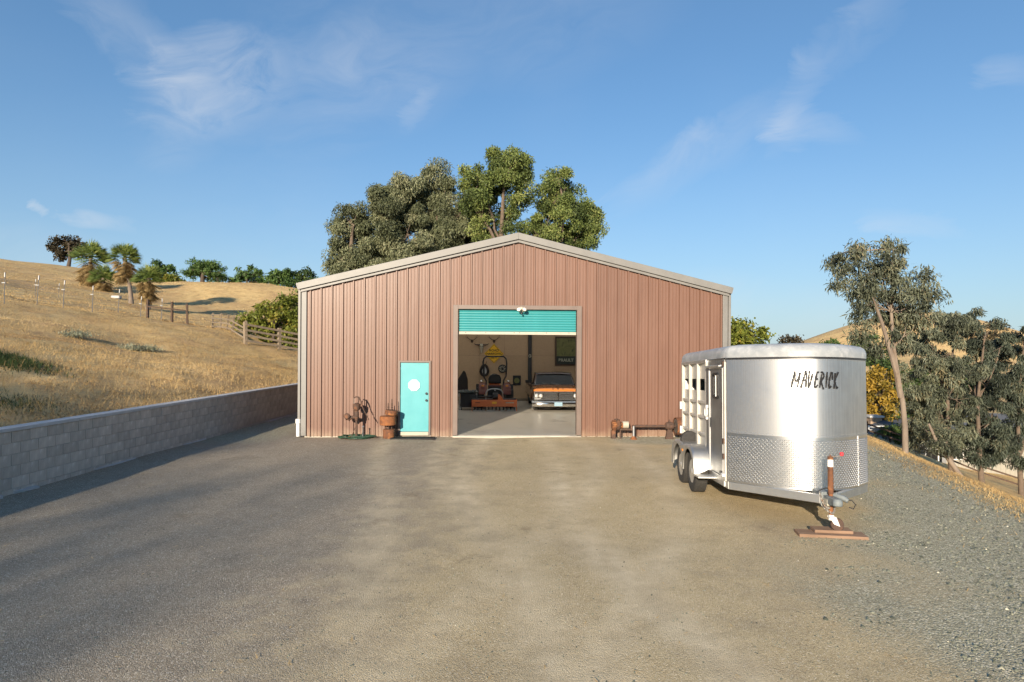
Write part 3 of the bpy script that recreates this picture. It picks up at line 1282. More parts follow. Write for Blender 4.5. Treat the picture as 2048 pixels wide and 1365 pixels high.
    side(.145, 3.15, zb - .13, zb + .02, .012, .04).build('skirt', AL, root, bevel=.008)
    d = side(.185, .93, zb + .03, zs - .17, .016, .026).build('entry_door', GR, root, bevel=.012)
    fr = MB()
    for (a, b_, z0, z1) in ((.16, .185, zb + .02, zs - .15), (.93, .955, zb + .02, zs - .15), (.185, .93, zs - .17, zs - .15)):
        fr.box(X - .024, X + .004, -1.85 + a, -1.85 + b_, z0, z1)
    fr.build('door_frame', AL, root, bevel=.004)
    # window: rounded frame, glass, centre bar
    wl, wz, wa, wb = .56, 1.89, .165, .215

    def rr(a, b_, rad, x):
        pts = []
        for (sx, sz, a0) in ((1, 1, 0), (-1, 1, 90), (-1, -1, 180), (1, -1, 270)):
            for k in range(6):
                an = R(a0 + 18 * k)
                pts.append((x, -1.85 + wl + sx * (a - rad) + rad * math.cos(an), wz + sz * (b_ - rad) + rad * math.sin(an)))
        return pts
    o1, o2, i1 = rr(wa, wb, .06, X - .018), rr(wa, wb, .06, X - .034), rr(wa - .035, wb - .035, .04, X - .034)
    i2 = rr(wa - .035, wb - .035, .04, X - .02)
    k = len(o1)
    fs = []
    for i in range(k):
        j = (i + 1) % k
        fs += [(i, j, k + j, k + i), (k + i, k + j, 2 * k + j, 2 * k + i), (2 * k + i, 2 * k + j, 3 * k + j, 3 * k + i)]
    wf = MB().add(o1 + o2 + i1 + i2, fs).build('window_frame', MATS['dark_metal'], d)
    MB().add(i2, [tuple(range(k))]).build('window_pane', MATS['glass_dark'], d)
    MB().box(X - .03, X - .019, -1.85 + wl - .009, -1.85 + wl + .009, wz - wb + .03, wz + wb - .03).build('window_bar', AL, d)
    MB().box(X - .034, X - .016, -1.85 + .88, -1.85 + .905, 1.18, 1.34).build('latch', MATS['dark_metal'], d, bevel=.004)
    m = MB()
    m.box(X - .036, X - .015, -1.85 + .24, -1.85 + .32, zb + .06, zb + .1)
    m.build('latch_plate', MATS['dark_metal'], d)
    m = MB()
    m.tube([(X - .02, -1.85 + .2, zs - .12), (X - .06, -1.85 + .2, zs - .13), (X - .06, -1.85 + 1.0, zs - .13), (X - .02, -1.85 + 1.0, zs - .12)], .022, 8)
    m.build('door_gutter', DU, root, smooth=True)
    for z in (2.24, 1.02, .78):
        m = MB()
        m.box(X - .05, X - .02, -1.85 + .05, -1.85 + .1, z - .04, z + .04)
        m.build('hinge', MATS['rust_dark'], root, bevel=.006)
    m = MB()
    m.cbox((X - .05, -1.85 + .06, zb + .07), (.05, .11, .05))
    m.build('marker_light', MATS['white_paint'], root, bevel=.01)
    side(.98, 1.17, zb, zs - .12, .026, .05).build('door_post', GR, root, bevel=.008)
    # slatted stall side: uprights, infill panels, rails, open slots
    ups = (1.17, 1.80, 2.43, 3.06)
    for u in ups:
        side(u, u + .085, zb + .3, zs - .02, .026, .06).build('upright', MATS['slat_white'], root, bevel=.01)
    for a, b_ in zip(ups, ups[1:]):
        for (z0, z1) in ((2.0, zs), (1.6, 1.79), (1.335, 1.56), (1.025, 1.295), (.72, .985)):
            mm = MB()
            y0, y1 = -1.85 + a + .085, -1.85 + b_
            c = (y0 + y1) / 2
            mm.add([(X - .0, y0, z0), (X - .0, c - .05, z0), (X + .03, c + .02, z0), (X + .03, y1, z0), (X - .0, y0, z1), (X - .0, c - .05, z1), (X + .03, c + .02, z1), (X + .03, y1, z1)],
                   [(0, 4, 5, 1), (1, 5, 6, 2), (2, 6, 7, 3)])
            mm.build('stall_panel', MATS['slat_white'], root)
        for z in (1.58, 1.315, 1.005):
            MB().box(X - .02, X + .03, -1.85 + a + .085, -1.85 + b_, z - .028, z + .028).build('stall_rail', MATS['slat_white'], root, bevel=.01)
        MB().box(X + .012, X + .03, -1.85 + a + .085, -1.85 + b_, zb, .73).build('stall_panel', DU, root)
    side(1.17, 3.15, zs - .05, zs + .01, .028, .06).build('top_rail', AL, root, bevel=.008)
    m = MB()
    cy_, cz_ = -1.85 + 1.08, 1.42
    m.tube([(X - .05, cy_ + .075 * math.cos(a), cz_ + .085 * math.sin(a)) for a in np.linspace(0, 2 * math.pi, 17)], .014, 6, caps=False)
    m.cbox((X - .035, cy_, cz_ + .1), (.04, .05, .05))
    m.cbox((X - .035, cy_, cz_ - .1), (.04, .05, .05))
    m.build('tie_ring', MATS['white_paint'], root, smooth=True)
    for z in (1.45, .95):
        MB().cbox((X - .04, 1.29, z), (.05, .06, .16)).build('rear_hinge', AL, root, bevel=.01)
    # ---- wheels and fender on both sides
    LW = (1.38, 2.26)

    def wheel_meshes():
        ty = MB()
        ty.lathe([(.20, -.09), (.215, -.105), (.28, -.112), (.335, -.1), (.352, -.07), (.355, -.03), (.355, .03), (.352, .07), (.335, .1), (.28, .112), (.215, .105), (.20, .09)], 40, caps=False)
        for g in range(44):                     # tread blocks
            a = 2 * math.pi * g / 44
            for w0 in (-.075, -.025, .025, .075):
                ty.cbox((0.3555, 0, w0), (.008, .038, .04), RZ(math.degrees(a)))
        ri = MB()
        ri.lathe([(.205, -.095), (.19, -.088), (.175, -.06), (.13, -.035), (.12, -.05), (.085, -.055), (.07, -.02), (.06, .0), (.205, .0)], 32)
        for h in range(8):
            a = h * 45
            ri.cbox((.155, 0, -.052), (.035, .035, .012), RZ(a))
        hb = MB()
        hb.lathe([(.06, -.03), (.058, -.09), (.045, -.105), (.02, -.11)], 20)
        return ty, ri, hb
    ty, ri, hb = wheel_meshes()
    first = None
    for s in (-1, 1):
        for lw in LW:
            w = bpy.data.objects.new('wheel', None)
            COL.objects.link(w)
            w.parent = root
            w.matrix_local = T(s * (TW + .135), -1.85 + lw, .355) @ (RY(90) if s < 0 else RY(-90))
            if first is None:
                first = [ty.build('tyre', MATS['tyre'], w, smooth=True), ri.build('rim', MATS['rim'], w, smooth=True), hb.build('hub', MATS['rim'], w, smooth=True)]
            else:
                for q in first:
                    inst(q, w)
        # fender: outer skirt with two arches, rolled top
        ls = np.linspace(.92, 2.84, 97)
        xo, xi = s * (TW + .30), s * (TW + .0)

        def ztop(l):
            for (c, sg) in ((1.27, -1), (2.49, 1)):
                if (l - c) * sg > 0:
                    q = abs(l - c) / .36
                    return .36 + .46 * math.sqrt(max(0, 1 - min(1, q) ** 2.2))
            return .82 - .035 * math.exp(-((l - 1.82) / .16) ** 2)

        def zbot(l):
            z = .33
            for c in LW:
                if abs(l - c) < .395:
                    z = max(z, .36 + math.sqrt(.395 ** 2 - (l - c) ** 2))
            return min(z, ztop(l) - .02)
        v, f = [], []
        for l in ls:
            y = -1.85 + l
            zt_, zb_ = ztop(l), zbot(l)
            v += [(xo, y, zb_), (xo, y, zt_ - .03), (xo - s * .03, y, zt_), (xi, y, zt_), (xo - s * .02, y, zb_)]
        for i in range(len(ls) - 1):
            a, b_ = i * 5, i * 5 + 5
            f += [(a, b_, b_ + 1, a + 1), (a + 1, b_ + 1, b_ + 2, a + 2), (a + 2, b_ + 2, b_ + 3, a + 3), (a, a + 4, b_ + 4, b_)]
        f += [(0, 1, 2, 3), tuple(5 * (len(ls) - 1) + k for k in (3, 2, 1, 0))]
        fo = MB().add(v, f).build('fender', DU, root, smooth=True, angle=35)
        MB().box(xo - s * .002 - .012, xo - s * .002 + .012, -1.85 + 1.78, -1.85 + 1.86, .66, .70).build('side_marker', MATS['amber'], fo, bevel=.004)
        MB().box(min(xi, xo), max(xi, xo), -1.85 + .62, -1.85 + .93, .34, .37).build('step', DU, root, bevel=.006)
    m = MB()
    m.lathe([(.13, -.07), (.17, -.05), (.17, .05), (.13, .07)], 18, T(-TW - .1, -1.85 + 2.1, .84) @ RX(90) @ T(0, 0, 0))
    m.build('spare_cap', MATS['black_rubber'], root, smooth=True)
    # axle
    for lw in LW:
        MB().tube([(-TW - .1, -1.85 + lw, .355), (TW + .1, -1.85 + lw, .355)], .045, 10).build('axle', MATS['dark_metal'], root)
    # ---- lettering on the nose
    word = {
        'M': [[(0, 0), (.55, 1.0), (.62, .42), (.95, .40), (1.42, .93)], [(1.42, .93), (.95, .02)]],
        'A': [[(0, 0), (.45, .55), (.85, 1.05), (.95, .8), (.80, .06)], [(.25, .42), (.90, .50)]],
        'V': [[(.3, 1.05), (.12, .55), (.10, .0), (.45, .35), (.8, .88)]],
        'E': [[(.95, 1.0), (.62, .95), (.28, .5), (.1, .1), (.22, .02), (.72, .2)], [(.3, .5), (.72, .58)]],
        'R': [[(.42, .85), (.0, .04)], [(.25, .98), (.7, .98), (.9, .75), (.35, .42), (.3, .36), (.75, -.06)]],
        'I': [[(.42, 1.0), (.1, .05)]],
        'C': [[(.9, .55), (.95, .95), (.72, 1.0), (.3, .6), (.1, .15), (.25, .0), (.6, .15)]],
        'K': [[(.42, .95), (.08, .0)], [(1.12, 1.02), (.28, .44), (.72, .0), (.95, .1)]],
    }
    adv = {'M': 1.5, 'A': 1.15, 'V': 1.0, 'E': 1.05, 'R': 1.15, 'I': .6, 'C': 1.15, 'K': 1.15}
    total = sum(adv[c] for c in 'MAVERICK')
    ta, tb = -.30, .335
    z0, z1 = 1.885, 2.12
    pen = 0

    def surf(u, h):
        t = ta + (tb - ta) * (u / total)
        p, _n = nose(t, .007)
        return Vector((p.x, p.y, z0 + (z1 - z0) * h - .012 * (u / total))), Vector((_n.x, _n.y, 0))
    for c in 'MAVERICK':
        lt = MB()
        for st in word[c]:
            for i in range(len(st) - 1):
                (ua, ha), (ub, hb_) = st[i], st[i + 1]
                K = 4
                for k in range(K):
                    f0, f1 = k / K, (k + 1) / K
                    p, n_ = surf(pen + ua + (ub - ua) * f0, ha + (hb_ - ha) * f0)
                    q, _m = surf(pen + ua + (ub - ua) * f1, ha + (hb_ - ha) * f1)
                    d_ = (q - p).normalized()
                    w = .0122 + .0035 * math.sin(7 * (i + f0) + pen)
                    s_ = d_.cross(n_).normalized() * w
                    e = d_ * .003
                    lt.add([p - s_ - e, p + s_ - e, q + s_ + e, q - s_ + e], [(0, 1, 2, 3)])
        pen += adv[c]
        lt.build('letter', MATS['ink'], root)
    # ---- coupler, jack, chains
    HG = MATS['hitch_grey']
    yj = -2.86
    cp = MB()
    cp.prism([(-.09, .26), (.09, .26), (.075, .44), (-.075, .44)], yj - .02, yj + .3)
    cp.build('coupler_body', HG, root, bevel=.012)
    cp = MB()
    cp.box(-.05, .05, yj - .32, yj - .02, .30, .40)
    cp.lathe([(.03, 0), (.062, .01), (.066, .06), (.045, .1), (.01, .11)], 18, T(.0, yj - .33, .30))
    cp.build('coupler_socket', HG, root, smooth=True, bevel=.006)
    cp = MB()
    cp.tube([(.06, yj - .06, .41), (.16, yj - .16, .38), (.20, yj - .2, .35)], [.035, .04, .03], 10)
    cp.build('coupler_latch', MATS['hitch_grey'], root, smooth=True)
    cp = MB()
    cp.tube([(.18, yj - .17, .37), (.25, yj - .2, .36), (.29, yj - .22, .31), (.26, yj - .22, .25), (.21, yj - .2, .27)], .009, 6)
    cp.build('breakaway_cable', MATS['black_rubber'], root, smooth=True)
    jx, jy = .02, yj - .09
    j = bpy.data.objects.new('tongue_jack', None)
    COL.objects.link(j)
    j.parent = root
    MB().tube([(jx, jy, .43), (jx, jy, .80)], .037, 16).build('outer_tube', MATS['rust'], j, smooth=True)
    MB().tube([(jx, jy, .80), (jx, jy, .90)], [.04, .038], 16).build('jack_collar', MATS['white_paint'], j, smooth=True)
    m = MB()
    m.tube([(jx, jy, .90), (jx, jy, .93)], [.042, .03], 14)
    m.tube([(jx - .035, jy, .93), (jx + .035, jy, .93)], .012, 8)
    m.tube([(jx, jy, .93), (jx, jy, .965)], .009, 8)
    m.build('jack_head', MATS['rust'], j, smooth=True)
    m = MB()
    m.tube([(jx + .02, jy, .935), (jx + .15, jy - .01, .95)], .006, 6)
    m.build('crank', MATS['old_steel'], j, smooth=True)
    m = MB()
    m.lathe([(.008, -.03), (.024, -.02), (.026, .02), (.01, .03)], 12, T(jx + .15, jy - .01, .975))
    m.build('crank_knob', MATS['flag_red'], j, smooth=True)
    MB().box(jx - .075, jx + .1, jy - .055, jy + .06, .27, .36).build('jack_bracket', MATS['cream_metal'], j, bevel=.008)
    MB().tube([(jx, jy, .08), (jx, jy, .43)], .028, 14).build('inner_tube', MATS['rust_bright'], j, smooth=True)
    gz = -.03
    m = MB()
    m.tube([(jx, jy, gz + .1), (jx + .005, jy, gz + .17)], .036, 14)
    m.prism([(jx - .04, gz + .15), (jx + .05, gz + .15), (jx + .1, gz + .02), (jx + .02, gz + .05)], jy - .045, jy - .032)
    m.prism([(jx - .04, gz + .15), (jx + .05, gz + .15), (jx + .1, gz + .02), (jx + .02, gz + .05)], jy + .032, jy + .045)
    m.build('caster_fork', MATS['white_paint'], j, smooth=True, angle=30)
    m = MB()
    m.lathe([(.03, -.028), (.08, -.028), (.088, -.018), (.088, .018), (.08, .028), (.03, .028)], 22, T(jx + .075, jy, gz + .042) @ RX(90))
    m.build('caster_wheel', MATS['rust_dark'], j, smooth=True)

    def chain(path, name):
        """oval links along a path"""
        path = [Vector(p) for p in path]
        pts = []
        for a, b_ in zip(path, path[1:]):
            k = max(1, int((b_ - a).length / .034))
            for i in range(k):
                pts.append((a + (b_ - a) * ((i + .5) / k), (b_ - a).normalized()))
        m = MB()
        for i, (p, d_) in enumerate(pts):
            q = d_.to_track_quat('X', 'Z').to_matrix().to_4x4()
            M_ = Matrix.Translation(p) @ q @ Matrix.Rotation(R(90 * (i % 2)), 4, 'X')
            m.tube([(.024 * math.cos(a), .014 * math.sin(a), 0) for a in np.linspace(0, 2 * math.pi, 9)], .0048, 5, caps=False, M=M_)
        return m.build(name, MATS['old_steel'], root, smooth=True)

    def sag(a, b_, dip, n=12):
        a, b_ = Vector(a), Vector(b_)
        return [a + (b_ - a) * (i / n) - Vector((0, 0, dip * 4 * (i / n) * (1 - i / n))) for i in range(n + 1)]
    chain(sag((-.12, yj + .1, .40), (.02, jy - .05, .17), .05), 'safety_chain')
    chain(sag((.02, jy - .05, .17), (.16, yj + .06, .38), .05), 'safety_chain')
    chain(sag((-.1, yj - .02, .43), (-.02, yj - .12, .24), .06), 'safety_chain')
    m = MB()
    m.tube(sag((-.1, yj + .02, .44), (.12, yj - .08, .45), -.05), .008, 6)
    m.build('wiring_loop', MATS['black_rubber'], root, smooth=True)
    return root


trailer()

# boards under the jack
bd = thing('wood_plank', 'long reddish board lying flat on gravel, lowest under the trailer jack', 'plank', (4.40, 8.60, -.004), -9)
MB().box(-.44, .44, -.13, .13, -.01, .042).build('board', MATS['plank'], bd, bevel=.006)
bd2 = thing('wood_block', 'short reddish board stacked on the longer one under the jack wheel', 'plank', (4.44, 8.66, .038), -7)
MB().box(-.25, .25, -.1, .1, 0, .042).build('board', MATS['plank'], bd2, bevel=.006)
# ------------------------------------------------------------------ things along the barn front


def front(x, y):
    """point in front of the barn wall: x along it, y metres out from it"""
    p = BL(x, -y)
    return (p.x, p.y, float(H(p.x, p.y)))


def hand_pump():
    t = thing('hand_pump', 'rusty antique hand water pump with curved lever standing at barn wall', 'pump', front(-4.52, .42), BR)
    D, RU = MATS['rust_dark'], MATS['rust']
    MB().tube([(0, 0, 0), (0, 0, .52)], [.035, .032], 12).build('standpipe', D, t, smooth=True)
    m = MB()
    m.lathe([(.035, .50), (.05, .52), (.05, .56), (.065, .60), (.066, .74), (.05, .78), (.085, .80), (.1, .84), (.105, .93), (.11, .96), (.075, .98), (.03, 1.0)], 20)
    m.build('pump_body', D, t, smooth=True, angle=50)
    m = MB()
    m.tube([(0, 0, .60), (-.12, -.03, .60), (-.2, -.05, .57), (-.23, -.06, .53)], [.05, .05, .058, .06], 12)
    m.build('spout', D, t, smooth=True)
    m = MB()
    m.lathe([(.06, -.1), (.085, -.08), (.085, .08), (.06, .1)], 16, T(-.24, -.06, .62) @ RX(70))
    m.build('spout_flange', D, t, smooth=True)
    m = MB()
    for s in (-.025, .025):
        m.tube([(.05, s, .97), (.06, s, 1.1), (.05, s, 1.16)], .011, 6)
    m.build('lever_bracket', D, t)
    m = MB()
    m.tube([(-.07, 0, 1.13), (-.02, 0, 1.17), (.06, 0, 1.16), (.12, -.02, 1.05), (.17, -.03, .88), (.24, -.04, .74), (.32, -.05, .60), (.36, -.06, .52)], [.012, .016, .02, .018, .016, .014, .013, .012], 8)
    m.build('lever', D, t, smooth=True)
    MB().tube([(-.07, 0, .98), (-.07, 0, 1.14)], .009, 8).build('pump_rod', MATS['old_steel'], t, smooth=True)
    m = MB()
    m.tube([(-.02, 0, .34), (-.14, -.05, .03)], .012, 6)
    m.build('brace', D, t)
    m = MB()
    m.lathe([(.13, 0), (.13, .02), (.05, .035)], 16)
    m.build('base_plate', D, t, smooth=True)
    m = MB()
    m.tube([(.17, .05, 0), (.17, .05, .30), (.17, .05, .33)], [.016, .016, .03], 10)
    m.tube([(.14, .05, .34), (.2, .05, .34)], .009, 6)
    m.build('hose_bib', MATS['galvanised'], t, smooth=True)
    t = thing('garden_hose', 'dark green garden hose coiled on gravel round the hand pump', 'hose', front(-4.52, .42), BR)
    m = MB()
    pts = []
    for k in range(260):
        a = k * 2 * math.pi / 26
        r = .24 + .12 * math.sin(k * .37) ** 2 + .008 * (k % 11)
        z = .018 + .03 * abs(math.sin(k * .71)) + .012 * (k // 52)
        pts.append((r * 1.25 * math.cos(a) + .01, r * .62 * math.sin(a) - .02, z))
    m.tube(pts, .0125, 6)
    m.build('coil', MATS['hose_green'], t, smooth=True)
    m = MB()
    m.tube([(-.2, -.14, .06), (-.14, -.17, .065), (-.08, -.16, .06)], [.018, .02, .014], 8)
    m.build('nozzle', MATS['amber'], t, smooth=True)


hand_pump()


def iron_stack():
    t = thing('iron_weight_stack', 'stack of three rusty iron drums on rods, beside the turquoise door', 'machine part', front(-3.62, .40), BR)
    MB().lathe([(.155, 0), (.165, .015), (.165, .24), (.155, .255), (.06, .26)], 28).build('base_drum', MATS['rust'], t, smooth=True)
    MB().lathe([(.215, 0), (.23, .015), (.23, .235), (.215, .25), (.06, .25)], 32, T(-.03, 0, .37)).build('middle_drum', MATS['rust_bright'], t, smooth=True)
    MB().lathe([(.17, 0), (.18, .012), (.18, .12), (.17, .13)], 28, T(.06, 0, .655) @ RY(6)).build('top_drum', MATS['rust'], t, smooth=True)
    for (x, y, zt) in ((-.03, .02, .98), (.08, -.03, 1.10)):
        m = MB()
        m.tube([(x, y, .2), (x, y, zt)], .014, 8)
        for z in np.arange(.80, zt - .12, .05):
            m.lathe([(.02, 0), (.028, .012), (.02, .024)], 8, T(x, y, float(z)))
        m.build('threaded_rod', MATS['rust_dark'], t, smooth=True)
    m = MB()
    for (x, y) in ((-.1, 0), (.0, -.06), (.08, .04)):
        m.tube([(x, y, .24), (x, y, .38)], .018, 8)
        m.tube([(x + .02, y, .6), (x + .02, y, .67)], .018, 8)
    m.build('spacer', MATS['rust_dark'], t, smooth=True)


iron_stack()


def door_mat():
    t = thing('door_mat', 'dark ribbed rubber mat on gravel below the turquoise door', 'mat', front(-2.93, .52), BR)
    MB().box(-.62, .60, -.2, .2, 0, .022).build('mat_base', MATS['black_rubber'], t, bevel=.006)
    m = MB()
    for k in range(30):
        m.box(-.58 + k * .038, -.565 + k * .038, -.185, .185, .022, .034)
    m.build('mat_ribs', MATS['black_rubber'], t)


door_mat()


def octagon():
    p = BL((MX0 + MX1) / 2 - .015, -.028, 1.47)
    t = thing('octagonal_sign', 'blank white octagonal sign fixed on the turquoise door', 'sign', p, BR)
    m = MB()
    poly = [(.172 * math.cos(R(22.5 + 45 * k)), .172 * math.sin(R(22.5 + 45 * k))) for k in range(8)]
    m.prism(poly, -.006, .006)
    m.build('sign_plate', MATS['white_paint'], t)
    m = MB()
    for z in (-.13, .13):
        m.lathe([(.009, 0), (.006, .004)], 8, T(0, -.006, z) @ RX(90))
    m.build('screw', MATS['galvanised'], t)


octagon()


def floodlight():
    p = BL(.10, -.075, 3.69)
    t = thing('floodlight', 'small cream twin floodlight fixed above the roll-up door', 'lamp', p, BR)
    C = MATS['cream_metal']
    m = MB()
    m.lathe([(.055, 0), (.055, .02), (.035, .035)], 16, RX(90))
    m.build('mount', C, t, smooth=True)
    for s in (-1, 1):
        m = MB()
        M_ = T(s * .05, -.07, -.07) @ RZ(s * 22) @ RX(62)
        m.lathe([(.018, -.05), (.022, .0), (.045, .03), (.058, .085), (.06, .10)], 16, M_, caps=True)
        h = m.build('lamp_head', C, t, smooth=True)
        m = MB()
        m.lathe([(.052, .101), (.04, .108), (.01, .112)], 14, M_)
        m.build('lens', MATS['white_paint'], h, smooth=True)
    m = MB()
    m.lathe([(.02, -.03), (.026, 0), (.018, .03)], 12, T(0, -.06, -.14))
    m.build('motion_sensor', MATS['dark_metal'], t, smooth=True)


floodlight()


def line_shaft():
    t = thing('line_shaft', 'rusty iron drive shaft with gears and belt wheel along the barn front', 'machine part', front(3.62, .42), BR)
    D, RU = MATS['rust_dark'], MATS['rust']
    MB().tube([(-.35, 0, .36), (.62, 0, .36)], .04, 12).build('shaft', D, t, smooth=True)
    MB().tube([(-.72, -.02, .27), (-.38, -.02, .27)], .035, 10).build('lower_shaft', D, t, smooth=True)
    m = MB()
    m.lathe([(.05, -.09), (.1, -.08), (.1, .08), (.05, .09)], 18, T(-.55, 0, .40) @ RY(90))
    m.build('collar', MATS['cream_metal'], t, smooth=True)
    m = MB()
    m.lathe([(.05, -.1), (.085, -.1), (.085, .1), (.05, .1)], 18, T(-.70, 0, .38) @ RY(90))
    m.build('sleeve', MATS['rust_bright'], t, smooth=True)
    # gear box on the left
    m = MB()
    M_ = T(-.88, 0, .38) @ RY(90)
    m.lathe([(.04, -.07), (.12, -.06), (.13, .0), (.12, .06), (.04, .07)], 20, M_)
    for k in range(14):
        m.cbox((.14, 0, 0), (.035, .03, .09), M_ @ RZ(k * 360 / 14))
    m.build('gear', RU, t, smooth=True, angle=30)
    m = MB()
    M_ = T(-.80, -.03, .42) @ RZ(35) @ RY(90)
    m.lathe([(.03, -.03), (.14, -.02), (.14, .02), (.03, .03)], 18, M_)
    for k in range(12):
        m.cbox((.15, 0, 0), (.025, .03, .04), M_ @ RZ(k * 30))
    m.build('gear', D, t, smooth=True, angle=30)
    m = MB()
    m.box(-.96, -.84, -.07, .07, -.01, .24)
    m.build('stand', MATS['rust_dark'], t, bevel=.01)
    MB().tube([(-.7, -.02, 0), (-.7, -.02, .28)], .022, 8).build('stand', D, t)
    # grey pipe prop with orange foot
    MB().tube([(-.34, -.12, .05), (-.34, -.12, .38)], .035, 12).build('prop_pipe', MATS['galvanised'], t, smooth=True)
    MB().lathe([(.1, -.01), (.1, .02), (.06, .05), (.045, .09)], 16, T(-.34, -.12, 0)).build('prop_foot', MATS['rust_bright'], t, smooth=True)
    # right bearing stand and belt wheel
    m = MB()
    m.prism([(.60, -.02), (.84, -.02), (.77, .32), (.67, .32)], -.06, .06)
    m.build('bearing_stand', MATS['rust_dark'], t, bevel=.01)
    m = MB()
    M_ = T(.72, 0, .37) @ RY(90)
    m.lathe([(.05, -.13), (.1, -.1), (.12, 0), (.1, .1), (.05, .13)], 16, M_)
    for k in range(6):
        m.cbox((.12, 0, 0), (.05, .04, .05), M_ @ RZ(60 * k))
    m.tube([(.72, 0, .45), (.72, 0, .55)], .012, 6)
    m.build('bearing', D, t, smooth=True, angle=30)
    m = MB()
    M_ = T(.98, 0, .36) @ RY(90)
    m.lathe([(.235, -.09), (.25, -.09), (.25, .13), (.235, .13), (.235, -.02), (.2, -.02), (.19, .01), (.06, .01), (.05, -.04), (.03, -.04)], 30, M_, caps=False)
    m.build('belt_wheel', RU, t, smooth=True, angle=40)
    m = MB()
    m.lathe([(.215, -.001), (.02, -.001), (.02, .004), (.215, .004)], 30, T(.90, 0, .36) @ RY(90))
    m.build('wheel_face', MATS['old_steel'], t, smooth=True)
    MB().tube([(.62, 0, .36), (1.0, 0, .36)], .035, 10).build('shaft_end', D, t, smooth=True)


line_shaft()

# ------------------------------------------------------------------ inside the barn
pm('orange_paint', (.68, .17, .04), (.58, .14, .035), rough=.4, ns=5)
pm('tractor_red', (.16, .035, .02), (.11, .025, .015), rough=.35)
pm('truck_orange', (.50, .17, .03), (.45, .15, .028), rough=.22, coat=.5)
pm('truck_brown', (.085, .042, .024), (.07, .035, .02), rough=.25, coat=.5)
pm('sign_yellow', (.92, .52, .02), (.86, .48, .02), rough=.4)
pm('plate_blue', (.24, .36, .45), (.2, .32, .42), rough=.4)
pm('poster', (.26, .25, .085), (.10, .11, .035), rough=.5, ns=7, c3=(.05, .06, .03), ns3=5, t3=.6, contrast=.3)
pm('poster_base', (.035, .045, .035), (.025, .035, .028), rough=.5)
pm('pale_ink', (.42, .41, .30), (.38, .37, .27), rough=.6)
pm('glass_lamp', (.85, .85, .82), (.7, .7, .68), rough=.12, metal=.6)
pm('windscreen', (.045, .045, .04), (.035, .035, .032), rough=.08, rvar=.03)


def tractor_tyre(r, w, lugs):
    m = MB()
    m.lathe([(r * .55, -w * .42), (r * .8, -w * .5), (r * .93, -w * .48), (r * .95, -w * .2), (r * .955, 0), (r * .95, w * .2), (r * .93, w * .48), (r * .8, w * .5), (r * .55, w * .42)], 32, caps=False)
    for k in range(lugs):
        a = 360 / lugs * k
        for s in (-1, 1):
            M_ = RZ(a + (0 if s < 0 else 180 / lugs)) @ T(r * .965, 0, s * w * .24) @ RX(s * 42)
            m.cbox((0, 0, 0), (r * .075, .034, w * .56), M_)
    return m


